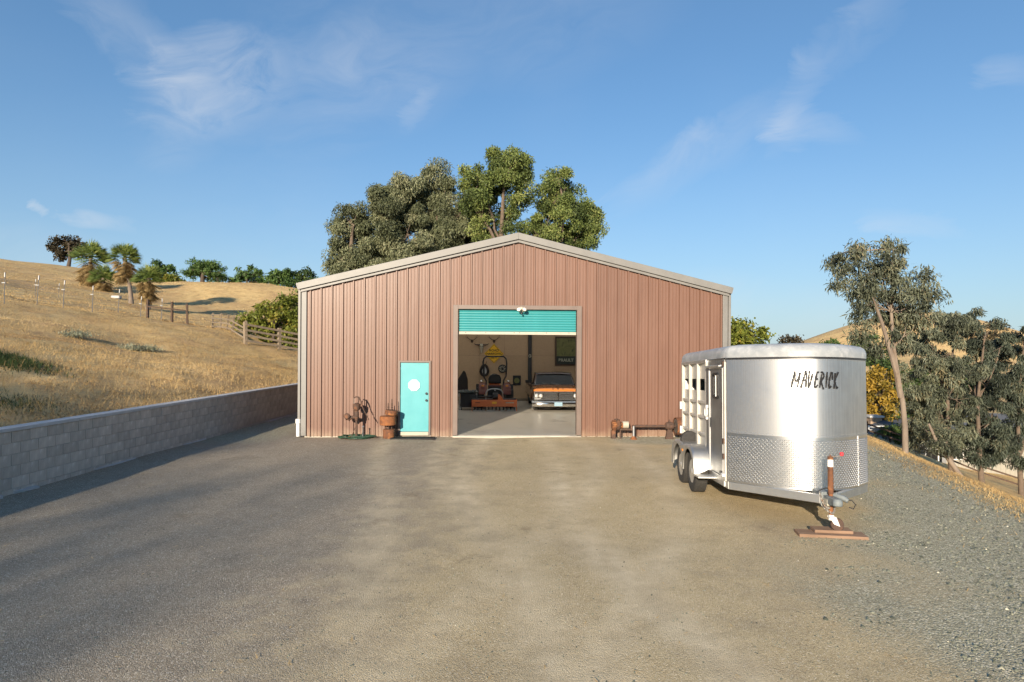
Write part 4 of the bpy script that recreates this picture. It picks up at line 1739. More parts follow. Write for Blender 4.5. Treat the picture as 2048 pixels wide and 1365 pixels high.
def tractor():
    p = BL(-.52, 8.3, .035)
    t = thing('compact_tractor', 'dark red compact tractor with roll bar seen from behind inside the barn', 'tractor', p, BR)
    # local -y faces the doorway (rear of the tractor)
    D = MATS['dark_metal']
    for s in (-1, 1):
        w = bpy.data.objects.new('rear_wheel', None)
        COL.objects.link(w)
        w.parent = t
        w.matrix_local = T(s * .62, 0, .50) @ RY(90)
        tractor_tyre(.50, .33, 16).build('tyre', MATS['tyre'], w, smooth=True, angle=35)
        MB().lathe([(.28, -.1), (.26, -.06), (.1, -.03), (.1, .03), (.26, .06), (.28, .1)], 24).build('rim', MATS['tractor_red'], w, smooth=True)
        w = bpy.data.objects.new('front_wheel', None)
        COL.objects.link(w)
        w.parent = t
        w.matrix_local = T(s * .55, 1.6, .33) @ RY(90)
        tractor_tyre(.33, .22, 14).build('tyre', MATS['tyre'], w, smooth=True, angle=35)
        MB().lathe([(.18, -.07), (.1, -.02), (.1, .02), (.18, .07)], 20).build('rim', MATS['tractor_red'], w, smooth=True)
        # fender over the rear wheel
        v, f = [], []
        for k in range(13):
            a = R(10 + 150 * k / 12)
            y, z = -.56 * math.cos(a), .50 + .57 * math.sin(a)
            v += [(s * .34, y, z), (s * .66, y, z), (s * .66, y * .96, z - .05)]
        for k in range(12):
            a, b_ = 3 * k, 3 * k + 3
            f += [(a, a + 1, b_ + 1, b_), (a + 1, a + 2, b_ + 2, b_ + 1)]
        MB().add(v, f).build('fender', MATS['tractor_red'], t, smooth=True)
        MB().box(s * .5 - .06, s * .5 + .06, -.50, -.44, .92, .99).build('tail_lamp', MATS['amber'], t, bevel=.012)
        m = MB()
        m.lathe([(.02, .05), (.05, .0), (.055, -.04), (.03, -.05)], 14, T(s * .56, -.34, 1.14) @ RX(90))
        m.build('work_lamp', MATS['glass_lamp'], t, smooth=True)
    MB().box(-.30, .30, -.25, .75, .42, .72).build('transmission', D, t, bevel=.03)
    MB().box(-.28, .28, -.34, -.22, .55, .98).build('rear_housing', MATS['soot_black'], t, bevel=.02)
    MB().box(-.27, .27, -.352, -.335, .93, .985).build('rear_trim', MATS['tractor_red'], t)
    MB().box(-.24, .24, .55, 2.0, .62, 1.12).build('hood', MATS['orange_paint'], t, bevel=.06)
    m = MB()
    m.box(-.26, .26, -.08, .36, 1.02, 1.12)
    m.build('seat_base', MATS['soot_black'], t, bevel=.03)
    m = MB()
    m.prism([(-.27, 1.05), (.27, 1.05), (.27, 1.25), (.2, 1.38), (.1, 1.41), (-.1, 1.41), (-.2, 1.38), (-.27, 1.25)], -.16, -.06)
    m.build('seat_back', MATS['soot_black'], t, bevel=.025)
    rp = MB()
    rp.tube([(-.36, -.25, .75), (-.36, -.27, 1.15), (-.47, -.28, 1.35), (-.49, -.28, 1.9), (-.46, -.28, 2.08), (-.36, -.28, 2.17), (.36, -.28, 2.17), (.46, -.28, 2.08), (.49, -.28, 1.9), (.47, -.28, 1.35), (.36, -.27, 1.15), (.36, -.25, .75)], .032, 8)
    rp.build('roll_bar', MATS['dark_metal'], t, smooth=True)
    m = MB()
    m.tube([(.18 * math.cos(a), .62 + .07 * math.sin(a), 1.26 + .14 * math.sin(a)) for a in np.linspace(0, 2 * math.pi, 21)], .014, 6, caps=False)
    m.tube([(0, .62, 1.26), (0, .78, 1.05)], .02, 6)
    m.build('steering_wheel', D, t, smooth=True)
    # three-point hitch arms reach back to the implement
    m = MB()
    for s in (-.3, .3):
        m.tube([(s, -.25, .45), (s * 1.15, -1.0, .42)], .025, 8)
    m.tube([(0, -.3, .78), (0, -.98, .80)], .022, 8)
    m.build('hitch_arm', MATS['galvanised'], t, smooth=True)
    q = BL(-.55, 6.9, .035)
    i = thing('orange_harrow', 'low wide orange tractor implement on the floor behind the tractor', 'tractor implement', q, BR)
    MB().box(-.88, .88, -.10, .02, .18, .45).build('front_panel', MATS['orange_paint'], i, bevel=.012)
    MB().add([(-.88, .02, .45), (.88, .02, .45), (.88, .42, .50), (-.88, .42, .50), (-.88, .02, .44), (.88, .02, .44), (.88, .42, .49), (-.88, .42, .49)],
             [(0, 1, 2, 3), (7, 6, 5, 4), (0, 4, 5, 1), (2, 6, 7, 3), (1, 5, 6, 2), (3, 7, 4, 0)]).build('deck', MATS['soot_black'], i)
    for s in (-1, 1):
        MB().prism([(0, 0), (.5, 0), (.5, .44), (0, .46)], -.014, .014, T(s * .89, -.08, 0) @ RZ(90)).build('end_plate', MATS['orange_paint'], i)
    m = MB()
    m.box(-.87, .87, -.06, .0, .0, .05)
    m.build('roller', MATS['old_steel'], i, bevel=.01)
    sk = MB()
    for k in range(12):
        sk.prism([(-.035, .05), (.035, .05), (.02, .18), (-.02, .18)], -.03, .0, T(-.80 + k * .145, 0, 0))
    sk.build('tines', MATS['soot_black'], i)
    m = MB()
    m.tube([(-.34, .1, .46), (-.34, .1, .72), (-.26, .1, .84), (-.1, .1, .88), (.1, .1, .88), (.26, .1, .84), (.34, .1, .72), (.34, .1, .46)], .026, 8)
    m.build('hitch_frame', MATS['galvanised'], i, smooth=True)
    MB().prism([(.14, .44), (.36, .44), (.30, .56), (.2, .68), (.14, .66)], -.06, .0).build('gear_guard', MATS['orange_paint'], i, bevel=.008)
    MB().tube([(-.62, .12, .55), (.05, .12, .57)], .05, 10).build('drive_tube', MATS['soot_black'], i, smooth=True)
    MB().lathe([(.1, -.12), (.14, -.1), (.14, .1), (.1, .12)], 16, T(.04, .14, .58) @ RY(90)).build('gearbox', MATS['dark_metal'], i, smooth=True)
    MB().box(-.09, .09, -.104, -.1005, .30, .38).build('decal', MATS['sign_yellow'], i)
    MB().box(-.76, -.58, -.1025, -.1005, .33, .355).build('decal', MATS['ink'], i)
    MB().box(.45, .78, -.1025, -.1005, .325, .36).build('decal', MATS['pale_ink'], i)


tractor()


def truck():
    p = BL(1.98, 6.75, .035)
    t = thing('pickup_truck', 'vintage brown pickup truck with orange hood and chrome grille in barn', 'truck', p, BR)
    OR, BRN, CH = MATS['truck_orange'], MATS['truck_brown'], MATS['chrome']
    W = 1.0
    # hood: shallow crowned surface with rolled front lip, y grows to the rear
    v, f = [], []
    xs = np.linspace(-W + .03, W - .03, 13)
    prof = [(-.03, .80), (-.05, .87), (0.0, .915), (.25, .955), (.7, .985), (1.15, 1.0)]
    for (y, z) in prof:
        for x in xs:
            v.append((x, y + .05 * (x / W) ** 2, z - .05 * abs(x / W) ** 3))
    n = len(xs)
    for i in range(len(prof) - 1):
        for k in range(n - 1):
            a = i * n + k
            f.append((a, a + 1, a + n + 1, a + n))
    MB().add(v, f).build('hood', OR, t, smooth=True, angle=60)
    for s in (-1, 1):
        m = MB()
        # front fender with wheel arch
        ys = np.linspace(-.02, 1.3, 34)
        v, f = [], []
        for y in ys:
            zb_ = .34
            if abs(y - .62) < .40:
                zb_ = .33 + math.sqrt(.40 ** 2 - (y - .62) ** 2)
            v += [(s * W, y, zb_), (s * (W + .02), y, .72), (s * W, y, .90), (s * (W - .06), y, .935 + .03 * min(1, y))]
        for i in range(len(ys) - 1):
            a = 4 * i
            for k in range(3):
                f.append((a + k, a + 4 + k, a + 5 + k, a + 1 + k))
        m.add(v, f)
        m.build('front_fender', BRN, t, smooth=True)
        m = MB()
        m.box(s * (W - .01) - .02, s * (W - .01) + .02, 1.3, 2.5, .40, 1.0)
        m.build('door', BRN, t, bevel=.02)
    MB().box(-W + .02, W - .02, 2.5, 4.7, .42, 1.0).build('bed', BRN, t, bevel=.03)
    # grille: chrome frame, two bays, centre bar, quad lamps
    g = MB()
    g.box(-W + .05, W - .05, -.04, .05, .46, .80)
    gr = g.build('grille_backing', MATS['soot_black'], t)
    g = MB()
    for (z0, z1) in ((.775, .81), (.455, .49)):
        g.box(-W + .03, W - .03, -.07, -.02, z0, z1)
    for x in (-W + .03, -.03, W - .09):
        g.box(x, x + .06, -.068, -.02, .49, .775)
    for x in (-.60, .60):
        g.box(x - .012, x + .012, -.064, -.02, .49, .775)
    g.build('grille_frame', CH, t, bevel=.008)
    for s in (-1, 1):
        g = MB()
        for z in (.56, .63, .70):
            g.box(min(s * .58, s * .04), max(s * .58, s * .04), -.056, -.04, z - .014, z + .014)
        g.build('grille_bar', CH, t, bevel=.004)
        for k in (.69, .86):
            g = MB()
            g.lathe([(.084, 0), (.09, .02), (.078, .03)], 22, T(s * k, -.045, .632) @ RX(90), caps=False)
            hl = g.build('headlight', CH, t, smooth=True)
            g = MB()
            g.lathe([(.078, .01), (.06, .03), (.02, .04)], 20, T(s * k, -.045, .632) @ RX(90))
            g.build('lens', MATS['glass_lamp'], hl, smooth=True)
        MB().box(s * .8 - .12, s * .8 + .12, -.07, -.05, .495, .53).build('indicator', MATS['glass_lamp'], t, bevel=.006)
    # bumper, curved
    v, f = [], []
    for x in np.linspace(-1.04, 1.04, 21):
        y = -.17 + .14 * abs(x / 1.04) ** 4
        for (dy, z) in ((.04, .20), (-.0, .23), (-.02, .32), (0, .40), (.04, .43)):
            v.append((x, y + dy, z))
    for i in range(20):
        for k in range(4):
            a = i * 5 + k
            f.append((a, a + 5, a + 6, a + 1))
    bm = MB().add(v, f).build('bumper', CH, t, smooth=True, angle=60)
    pl = MB().box(-.16, .16, -.205, -.196, .235, .39).build('number_plate', MATS['plate_blue'], t, bevel=.006)
    # cab: windscreen, pillars, roof
    MB().box(-W + .04, W - .04, 1.12, 1.38, .90, 1.005).build('cowl', BRN, t, bevel=.02)
    zr = 1.47
    MB().add([(-.80, 1.32, 1.0), (.80, 1.32, 1.0), (.68, 1.66, zr - .03), (-.68, 1.66, zr - .03)], [(0, 1, 2, 3)]).build('windscreen', MATS['windscreen'], t)
    for s in (-1, 1):
        MB().tube([(s * .84, 1.31, .99), (s * .71, 1.66, zr - .02)], .035, 8).build('pillar', BRN, t, smooth=True)
        MB().tube([(s * .80, 2.4, .99), (s * .70, 2.35, zr - .02)], .05, 8).build('pillar', BRN, t, smooth=True)
    m = MB()
    m.tube([(-.81, 1.305, 1.005), (-.69, 1.645, zr - .035), (.69, 1.645, zr - .035), (.81, 1.305, 1.005), (-.81, 1.305, 1.005)], .013, 6)
    m.build('windscreen_trim', CH, t, smooth=True)
    v, f = [], []
    for (y, z) in ((1.60, zr - .03), (1.66, zr + .02), (1.85, zr + .045), (2.2, zr + .045), (2.42, zr)):
        for x in np.linspace(-.76, .76, 9):
            v.append((x, y, z - .035 * abs(x / .76) ** 3))
    for i in range(4):
        for k in range(8):
            a = i * 9 + k
            f.append((a, a + 1, a + 10, a + 9))
    MB().add(v, f).build('cab_roof', BRN, t, smooth=True)
    MB().box(-.72, .72, 2.36, 2.4, .98, zr - .02).build('cab_back', BRN, t)
    m = MB()
    m.box(-.72, .72, 1.95, 2.2, .6, 1.18)
    m.build('bench_seat', MATS['leather'], t, bevel=.04)
    m = MB()
    for s in (-1, 1):
        m.tube([(s * .2, 1.30, 1.015), (s * .2 - .36 * .9, 1.37, 1.06)], .008, 5)
    m.build('wiper', MATS['old_steel'], t)
    for s in (-1, 1):
        m = MB()
        m.tube([(s * .86, 1.42, 1.04), (s * 1.04, 1.34, 1.1)], .012, 6)
        m.box(s * 1.12 - .1, s * 1.12 + .1, 1.33, 1.35, 1.07, 1.19)
        m.build('door_mirror', MATS['soot_black'], t, bevel=.01)
    for s in (-1, 1):
        for y in (.62, 3.6):
            w = bpy.data.objects.new('wheel', None)
            COL.objects.link(w)
            w.parent = t
            w.matrix_local = T(s * .83, y, .33) @ RY(90)
            MB().lathe([(.19, -.09), (.26, -.105), (.32, -.09), (.335, -.03), (.335, .03), (.32, .09), (.26, .105), (.19, .09)], 30, caps=False).build('tyre', MATS['tyre'], w, smooth=True)
            MB().lathe([(.2, -.08), (.12, -.05), (.06, -.09), (.06, .09), (.12, .05), (.2, .08)], 20).build('rim', CH, w, smooth=True)
    MB().tube([(-.75, .62, .3), (.75, .62, .3)], .05, 8).build('axle', MATS['dark_metal'], t)
    MB().box(-.42, .42, .2, 1.2, .2, .5).build('chassis', MATS['soot_black'], t)
    for k, c in enumerate('GMC'):
        textmesh('hood_letter', c, .085, MATS['ink'], t, T((k - 1) * .2, -.02, .895) @ RX(48), .004, bold=.003)
    MB().prism([(-.02, .92), (.02, .92), (.0, .99)], .02, .05).build('hood_ornament', CH, t)


truck()


def wall_things():
    yb = DEEP - .104

    def onwall(px, py):
        """barn-lining position seen at a photograph pixel"""
        c, s = math.cos(R(BR)), math.sin(R(BR))
        k = (px - 1024) / F
        # solve BL(x, yb) on the ray
        x = (k * (BY + yb * c) - BX + yb * s) / (c - k * s)
        Y = BY + x * s + yb * c
        return x, EYE - (py - HY) * Y / F
    x, z = onwall(988, 708)
    t = thing('road_sign', 'yellow diamond road sign with black lettering on the barn back wall', 'sign', BL(x, yb - .02, z), BR)
    MB().prism([(0, -.47), (.47, 0), (0, .47), (-.47, 0)], -.012, 0).build('sign_plate', MATS['sign_yellow'], t, bevel=.004)
    m = MB()
    q = .43
    pts = [(0, -.0135, -q), (q, -.0135, 0), (0, -.0135, q), (-q, -.0135, 0), (0, -.0135, -q)]
    for a, b_ in zip(pts, pts[1:]):
        a, b_ = Vector(a), Vector(b_)
        d = (b_ - a).normalized()
        nn = d.cross(Vector((0, 1, 0))).normalized() * .008
        m.add([a - nn, a + nn, b_ + nn, b_ - nn], [(0, 1, 2, 3)])
    m.build('border', MATS['ink'], t)
    textmesh('lettering', 'ROAD', .155, MATS['ink'], t, T(0, -.014, .15) @ RX(90), .001, bold=.004, spacing=1.08)
    textmesh('lettering', 'NARROWS', .14, MATS['ink'], t, T(0, -.014, -.01) @ RX(90), .001, bold=.004, spacing=1.06)
    textmesh('lettering', '500 FT', .11, MATS['ink'], t, T(0, -.014, -.2) @ RX(90), .001, bold=.003)
    # framed print
    x, z = onwall(1132, 702)
    t = thing('framed_print', 'tall dark framed olive print lettered along its foot on back wall', 'picture', BL(x, yb - .02, z), BR)
    m = MB()
    for (a, b_, c, d) in ((-.53, -.46, -.69, .69), (.46, .53, -.69, .69), (-.46, .46, .62, .69), (-.46, .46, -.69, -.62)):
        m.box(a, b_, -.035, .015, c, d)
    m.build('frame', MATS['dark_wood'], t, bevel=.006)
    MB().box(-.46, .46, -.012, .01, -.25, .62).build('print', MATS['poster'], t)
    MB().box(-.46, .46, -.012, .01, -.62, -.2505).build('print_foot', MATS['poster_base'], t)
    textmesh('lettering', 'BRAULT', .20, MATS['pale_ink'], t, T(0, -.014, -.44) @ RX(90), .001, bold=.008)
    # dart board
    x, z = onwall(1005, 738)
    t = thing('dart_board', 'round black dart board with pale segments on back wall', 'dart board', BL(x, yb - .02, z), BR)
    MB().lathe([(.205, 0), (.205, .03), (.195, .035)], 32, RX(90)).build('board', MATS['soot_black'], t, smooth=True)
    m = MB()
    for k in range(10):
        a0, a1 = R(k * 36 + 4), R(k * 36 + 17)
        m.add([(.06 * math.cos(a0), -.037, .06 * math.sin(a0)), (.15 * math.cos(a0), -.037, .15 * math.sin(a0)), (.15 * math.cos(a1), -.037, .15 * math.sin(a1)), (.06 * math.cos(a1), -.037, .06 * math.sin(a1))], [(0, 1, 2, 3)])
    m.build('segments', MATS['bone'], t)
    # horse collar with hames
    x, z = onwall(969, 741)
    t = thing('horse_collar', 'black leather horse collar with pale centre hung on back wall', 'horse tack', BL(x, yb - .03, z), BR)
    m = MB()
    m.tube([(.17 * math.sin(a) * (1.0 - .25 * math.cos(a)), -.05, .25 * math.cos(a)) for a in np.linspace(0, 2 * math.pi, 25)], .062, 10, caps=False)
    m.build('collar_pad', MATS['leather'], t, smooth=True)
    m = MB()
    m.prism([(.105 * math.sin(a) * (1.0 - .2 * math.cos(a)), .19 * math.cos(a)) for a in np.linspace(0, 2 * math.pi, 20, endpoint=False)], -.03, -.02)
    m.build('liner', MATS['white_paint'], t)
    MB().box(-.02, .02, -.04, -.03, -.2, .2).build('centre_strap', MATS['leather'], t)
    for s in (-1, 1):
        m = MB()
        m.tube([(s * .16, -.08, -.1), (s * .15, -.08, .12), (s * .07, -.08, .28), (s * .1, -.08, .42)], .016, 6)
        m.build('hame', MATS['dark_wood'], t, smooth=True)
    # skull with horns
    x, z = onwall(963, 697)
    t = thing('cow_skull', 'bleached cow skull with dark horns left of the yellow sign', 'skull', BL(x, yb - .02, z), BR)
    m = MB()
    prof = [(.0, .21), (.07, .2), (.1, .15), (.105, .08), (.085, .02), (.065, -.05), (.055, -.14), (.045, -.2), (.02, -.23)]
    v, f = [], []
    for (w, zz) in prof:
        for k in range(9):
            a = math.pi * k / 8
            v.append((max(w, .004) * math.cos(a), -.02 - max(w, .004) * .8 * math.sin(a), zz))
    for i in range(len(prof) - 1):
        for k in range(8):
            a = i * 9 + k
            f.append((a, a + 1, a + 10, a + 9))
    m.add(v, f)
    m.build('skull', MATS['bone'], t, smooth=True)
    m = MB()
    for s in (-1, 1):
        m.tube([(s * .07, -.05, .16), (s * .18, -.06, .15), (s * .29, -.08, .17), (s * .36, -.09, .22)], [.035, .03, .02, .006], 8)
    m.build('horn', MATS['leather'], t, smooth=True)
    m = MB()
    for s in (-1, 1):
        m.lathe([(.022, 0), (.012, .006)], 10, T(s * .062, -.085, .08) @ RX(90))
    m.build('eye_socket', MATS['soot_black'], t)
    # antlers
    for (px, lab) in ((944, 'dark branching antlers mounted high left on the barn back wall'), (988, 'dark branching antlers mounted above the yellow road sign')):
        x, z = onwall(px, 681)
        t = thing('antlers', lab, 'antlers', BL(x, yb - .02, z), BR, 'antlers on the back wall')
        MB().prism([(-.07, .02), (.07, .02), (.05, -.1), (0, -.14), (-.05, -.1)], -.02, 0).build('plaque', MATS['dark_wood'], t)
        m = MB()
        for s in (-1, 1):
            m.tube([(s * .03, -.03, 0), (s * .12, -.07, .03), (s * .22, -.08, .12), (s * .26, -.08, .26)], [.016, .015, .012, .004], 6)
            m.tube([(s * .14, -.07, .04), (s * .15, -.08, .16)], [.01, .003], 5)
            m.tube([(s * .21, -.08, .1), (s * .32, -.08, .15)], [.01, .003], 5)
        m.build('antler', MATS['dark_wood'], t, smooth=True)
    # small black framed dial
    x, z = onwall(1034, 761)
    t = thing('wall_dial', 'square black plaque with a dark green disc low on back wall', 'plaque', BL(x, yb - .02, z), BR)
    MB().box(-.19, .19, -.025, .01, -.23, .23).build('panel', MATS['soot_black'], t, bevel=.008)
    MB().lathe([(.13, 0), (.13, .012), (.11, .014)], 24, T(0, -.025, -.01) @ RX(90)).build('disc', MATS['poster'], t, smooth=True)
    # plate on the column
    p = BL(1.22, DEEP - .165, 2.19)
    t = thing('number_tag', 'small pale round tag on the dark column in the barn', 'tag', p, BR)
    m = MB()
    m.tube([(.06 * math.cos(a), -.01, .07 * math.sin(a)) for a in np.linspace(0, 2 * math.pi, 15)], .016, 6, caps=False)
    m.tube([(0, -.012, .04), (.03, -.012, -.03)], .012, 6)
    m.build('tag_plate', MATS['bone'], t, smooth=True)
    # black cart and chair at the left
    p = BL(-1.62, 7.6, .035)
    t = thing('black_cart', 'black wheeled cart with cluttered top at left inside the barn', 'cart', p, BR)
    MB().box(-.3, .34, -.3, .3, .10, .66).build('cabinet', MATS['soot_black'], t, bevel=.02)
    for s in (-1, 1):
        MB().prism([(-.35, 0), (-.29, 0), (-.33, .8), (-.39, .8)], -.31, -.28, Matrix.Scale(1, 4) @ (T(0, 0, 0) if s < 0 else Matrix.Scale(-1, 4, (1, 0, 0)))).build('leg', MATS['old_steel'], t)
    MB().box(-.4, .42, -.33, .33, .68, .73).build('top_tray', MATS['poster_base'], t, bevel=.01)
    for k in range(7):
        MB().cbox((-.3 + .1 * k, random.uniform(-.22, .2), .765), (.08, .1, .06 + .03 * (k % 2))).build('tool_box', MATS['hitch_grey'], t, bevel=.008)
    MB().box(.1, .36, -.34, -.31, .3, .62).build('side_shelf', MATS['dark_metal'], t)
    for s in (-.26, .28):
        m = MB()
        m.lathe([(.02, -.02), (.06, -.018), (.06, .018), (.02, .02)], 16, T(s, -.26, .06) @ RY(90))
        m.build('caster', MATS['tyre'], t, smooth=True)
    p = BL(-1.95, 10.2, .035)
    t = thing('folding_chair', 'dark high-backed chair behind the black cart in barn', 'chair', p, BR)
    m = MB()
    m.prism([(-.26, .5), (.26, .5), (.24, 1.1), (.14, 1.42), (.05, 1.5), (-.08, 1.3), (-.24, 1.05)], .2, .28)
    m.build('backrest', MATS['leather'], t, bevel=.03)
    MB().box(-.3, .3, -.3, .3, .46, .58).build('seat', MATS['leather'], t, bevel=.04)
    for a in (-.25, .25):
        for b_ in (-.25, .25):
            MB().tube([(a, b_, 0), (a, b_, .48)], .02, 6).build('leg', MATS['dark_metal'], t)
    p = BL(-1.72, 3.2, .035)


wall_things()
# ------------------------------------------------------------------ vegetation
leafmat('gum_leaf_grey', [(0, (0.060, 0.071, 0.037)), (.35, (0.145, 0.162, 0.085)), (.7, (0.238, 0.255, 0.145)), (1, (0.340, 0.332, 0.204))], .18)
leafmat('gum_leaf_green', [(0, (0.048, 0.069, 0.023)), (.35, (0.117, 0.158, 0.048)), (.7, (0.206, 0.254, 0.071)), (1, (0.329, 0.343, 0.120))], .22)
leafmat('gum_leaf_blue', [(0, (0.047, 0.055, 0.037)), (.4, (0.113, 0.128, 0.084)), (.75, (0.198, 0.214, 0.142)), (1, (0.264, 0.214, 0.116))], .2)
leafmat('gum_leaf_shaded', [(0, (0.028, 0.036, 0.026)), (.4, (0.068, 0.084, 0.059)), (.75, (0.119, 0.141, 0.099)), (1, (0.158, 0.141, 0.081))], .2)  # blue gum colours darkened: shade on the lower crowns put into the leaf colour
leafmat('leaf_yellow', [(0, (.075, .095, .016)), (.45, (.16, .19, .03)), (.8, (.26, .25, .042)), (1, (.35, .23, .05))], .28)
leafmat('leaf_gold', [(0, (0.154, 0.121, 0.022)), (.5, (0.330, 0.220, 0.033)), (1, (0.462, 0.286, 0.044))], .28)
leafmat('leaf_deep', [(0, (0.026, 0.046, 0.017)), (.5, (0.065, 0.109, 0.032)), (1, (0.145, 0.189, 0.051))], .2)
leafmat('leaf_pine', [(0, (0.029, 0.058, 0.017)), (.5, (0.072, 0.131, 0.032)), (1, (0.131, 0.203, 0.051))], .15)
leafmat('leaf_oak', [(0, (0.022, 0.020, 0.012)), (.5, (0.055, 0.047, 0.027)), (1, (0.100, 0.075, 0.040))], .12)
leafmat('palm_green', [(0, (0.072, 0.116, 0.029)), (.5, (0.160, 0.217, 0.051)), (1, (0.290, 0.319, 0.102))], .2)
leafmat('palm_dead', [(0, (.17, .11, .05)), (.5, (.30, .21, .09)), (1, (.42, .31, .15))], .2)
leafmat('straw', [(0, (.18, .115, .055)), (.3, (.42, .28, .125)), (.7, (.66, .46, .20)), (1, (.78, .61, .34))], .2)
leafmat('weed_green', [(0, (.02, .035, .012)), (.5, (.05, .08, .025)), (1, (.12, .15, .05))], .2)
leafmat('sage', [(0, (.16, .18, .12)), (.5, (.25, .27, .19)), (1, (.36, .36, .25))], .15)
leafmat('stone_chip', [(0, (0.084, 0.090, 0.065)), (.45, (0.210, 0.219, 0.159)), (.85, (0.350, 0.345, 0.242)), (.97, (0.588, 0.543, 0.387)), (1, (0.840, 0.768, 0.559))], 0.0, .9)
pm('bark_pale', (.27, .215, .165), (.16, .125, .098), rough=.9, ns=4, stretch=(1, 1, .35), bump=.5, bs=14, c3=(.15, .11, .08), ns3=2, t3=.6)
pm('bark_brown', (.17, .125, .09), (.10, .075, .055), rough=.95, ns=6, bump=.5, bs=16)
pm('bark_dark', (.10, .075, .055), (.06, .045, .035), rough=.95, ns=6, bump=.6, bs=16)


def scatter_leaves(name, mat, P, L, W, droop, tint, parent=None, face_sun=0.0):
    """one lozenge per point"""
    n = len(P)
    d = rng.normal(size=(n, 3))
    d[:, 2] -= droop * 1.6
    d /= np.linalg.norm(d, axis=1)[:, None] + 1e-9
    q = rng.normal(size=(n, 3))
    s = np.cross(d, q)
    s /= np.linalg.norm(s, axis=1)[:, None] + 1e-9
    ln = (L * np.clip(rng.lognormal(0, .38, n), .4, 2.2))[:, None]
    wd = (W * rng.uniform(.7, 1.3, n))[:, None]
    bend = np.cross(d, s) * ln * .12
    V = np.empty((n, 4, 3))
    V[:, 0] = P
    V[:, 1] = P + d * ln * .45 + s * wd * .5 + bend
    V[:, 2] = P + d * ln
    V[:, 3] = P + d * ln * .45 - s * wd * .5 + bend
    return raw_mesh(name, V.reshape(-1, 3), np.arange(n * 4), 4, mat, parent, tint=np.repeat(tint, 4))


def crown_points(lobes, clump_r, per_area, leaves, shell=.55, flat=.85, light=None):
    """leaf positions in clumps over a set of lobes (x, y, z, r)"""
    Ps, Ts, centres = [], [], []
    for (x, y, z, r) in lobes:
        k = max(4, int(round(per_area * r * r)))
        lv = leaves * per_area * r * r / k
        u = rng.normal(size=(k, 3))
        u /= np.linalg.norm(u, axis=1)[:, None]
        rad = r * rng.uniform(shell, 1.0, k) ** .7
        c = np.array([x, y, z]) + u * rad[:, None] * np.array([1, 1, flat])
        cr = clump_r * rng.uniform(.55, 1.35, k)
        ct = rng.uniform(.1, .8, k)
        for i in range(k):
            m = max(4, int(lv * rng.uniform(.5, 1.5)))
            w = rng.normal(size=(m, 3))
            w /= np.linalg.norm(w, axis=1)[:, None]
            rr = cr[i] * rng.uniform(0, 1, m) ** .45
            p = c[i] + w * rr[:, None] * np.array([1, 1, .85])
            Ps.append(p)
            Ts.append(np.clip(ct[i] + rng.normal(0, .16, m), 0, 1))
            centres.append(c[i])
    return np.concatenate(Ps), np.concatenate(Ts), np.array(centres)


def limb(m, a, b, r0, r1, wob, n=5, seed=0):
    rs = random.Random(seed)
    a, b = Vector(a), Vector(b)
    pts, rad = [], []
    for i in range(n + 1):
        t = i / n
        p = a.lerp(b, t)
        if 0 < i < n:
            p += Vector((rs.uniform(-1, 1), rs.uniform(-1, 1), rs.uniform(-.4, .8))) * wob
        pts.append(p)
        rad.append(r0 + (r1 - r0) * t)
    m.tube(pts, rad, 7)
    return pts


def tree(name, label, base, trunk, lobes, leaf, bark, lai=3.3, L=.16, W=.05, droop=.6, clump=.55, dens=3.0, leaves=45, r0=.25, r1=.06, group=None, cat='tree', shell=.55, flat=.85, limbs=14, twigs=True):
    """trunk: list of world points from the base up; lobes: world (x, y, z, r)"""
    root = thing(name, label, cat, base, 0, group)
    off = np.array(base)
    m = MB()
    tp = [Vector(p) - Vector(base) for p in trunk]
    n = len(tp)
    m.tube(tp, [r0 + (r1 - r0) * (i / (n - 1)) for i in range(n)], 10)
    lb = sorted(lobes, key=lambda q: -q[3])
    P, Tn, C = crown_points([(a - off[0], b - off[1], c - off[2], r) for (a, b, c, r) in lobes], clump, dens, lai * math.pi / (dens * L * W * .5), shell, flat)
    # limbs from the trunk to lobe centres, then twigs to clumps
    for i, (x, y, z, r) in enumerate(lb[:limbs]):
        e = Vector((x, y, z)) - Vector(base)
        cand = [p for p in tp[1:] if p.z < e.z + .2] or [tp[-1]]
        s = min(cand, key=lambda p: (p - e).length)
        pts = limb(m, s, e, min(r0 * .3, r1 * 1.3), r1 * .4, r * .12, 5, i)
        if twigs:
            dist = np.linalg.norm(C - np.array(e), axis=1)
            for k in np.argsort(dist)[:7]:
                limb(m, pts[random.choice((3, 4, 5))], Vector(C[k]), r1 * .3, r1 * .1, .1 * r, 3, int(k))
    m.build('trunk', MATS[bark], root, smooth=True, angle=70)
    scatter_leaves('crown', MATS[leaf], P, L, W, droop, Tn, root)
    return root


def lobes_px(lst, Y, depth=.8, double=True):
    """lobes read off the photograph as (column, row, radius) at distance Y, given depth in both directions"""
    out = []
    rs = random.Random(int(Y * 10) + len(lst))
    for (x, y, r) in lst:
        yy = Y + rs.uniform(-depth, depth) * r * Y / F
        p = at(x, y, yy)
        rr = r * yy / F
        out.append((p.x, p.y, p.z, rr))
        if double:
            out.append((p.x + rs.uniform(-.4, .4) * rr, p.y + rr * rs.uniform(.9, 1.6), p.z - rr * rs.uniform(0, .4), rr * .85))
    return out


def gz(x, y):
    return float(H(x, y))


def stand(px, Y, drop=.05):
    """ground point on the line of sight of a column at distance Y"""
    x = (px - 1024) * Y / F
    return (x, Y, gz(x, Y) - drop)


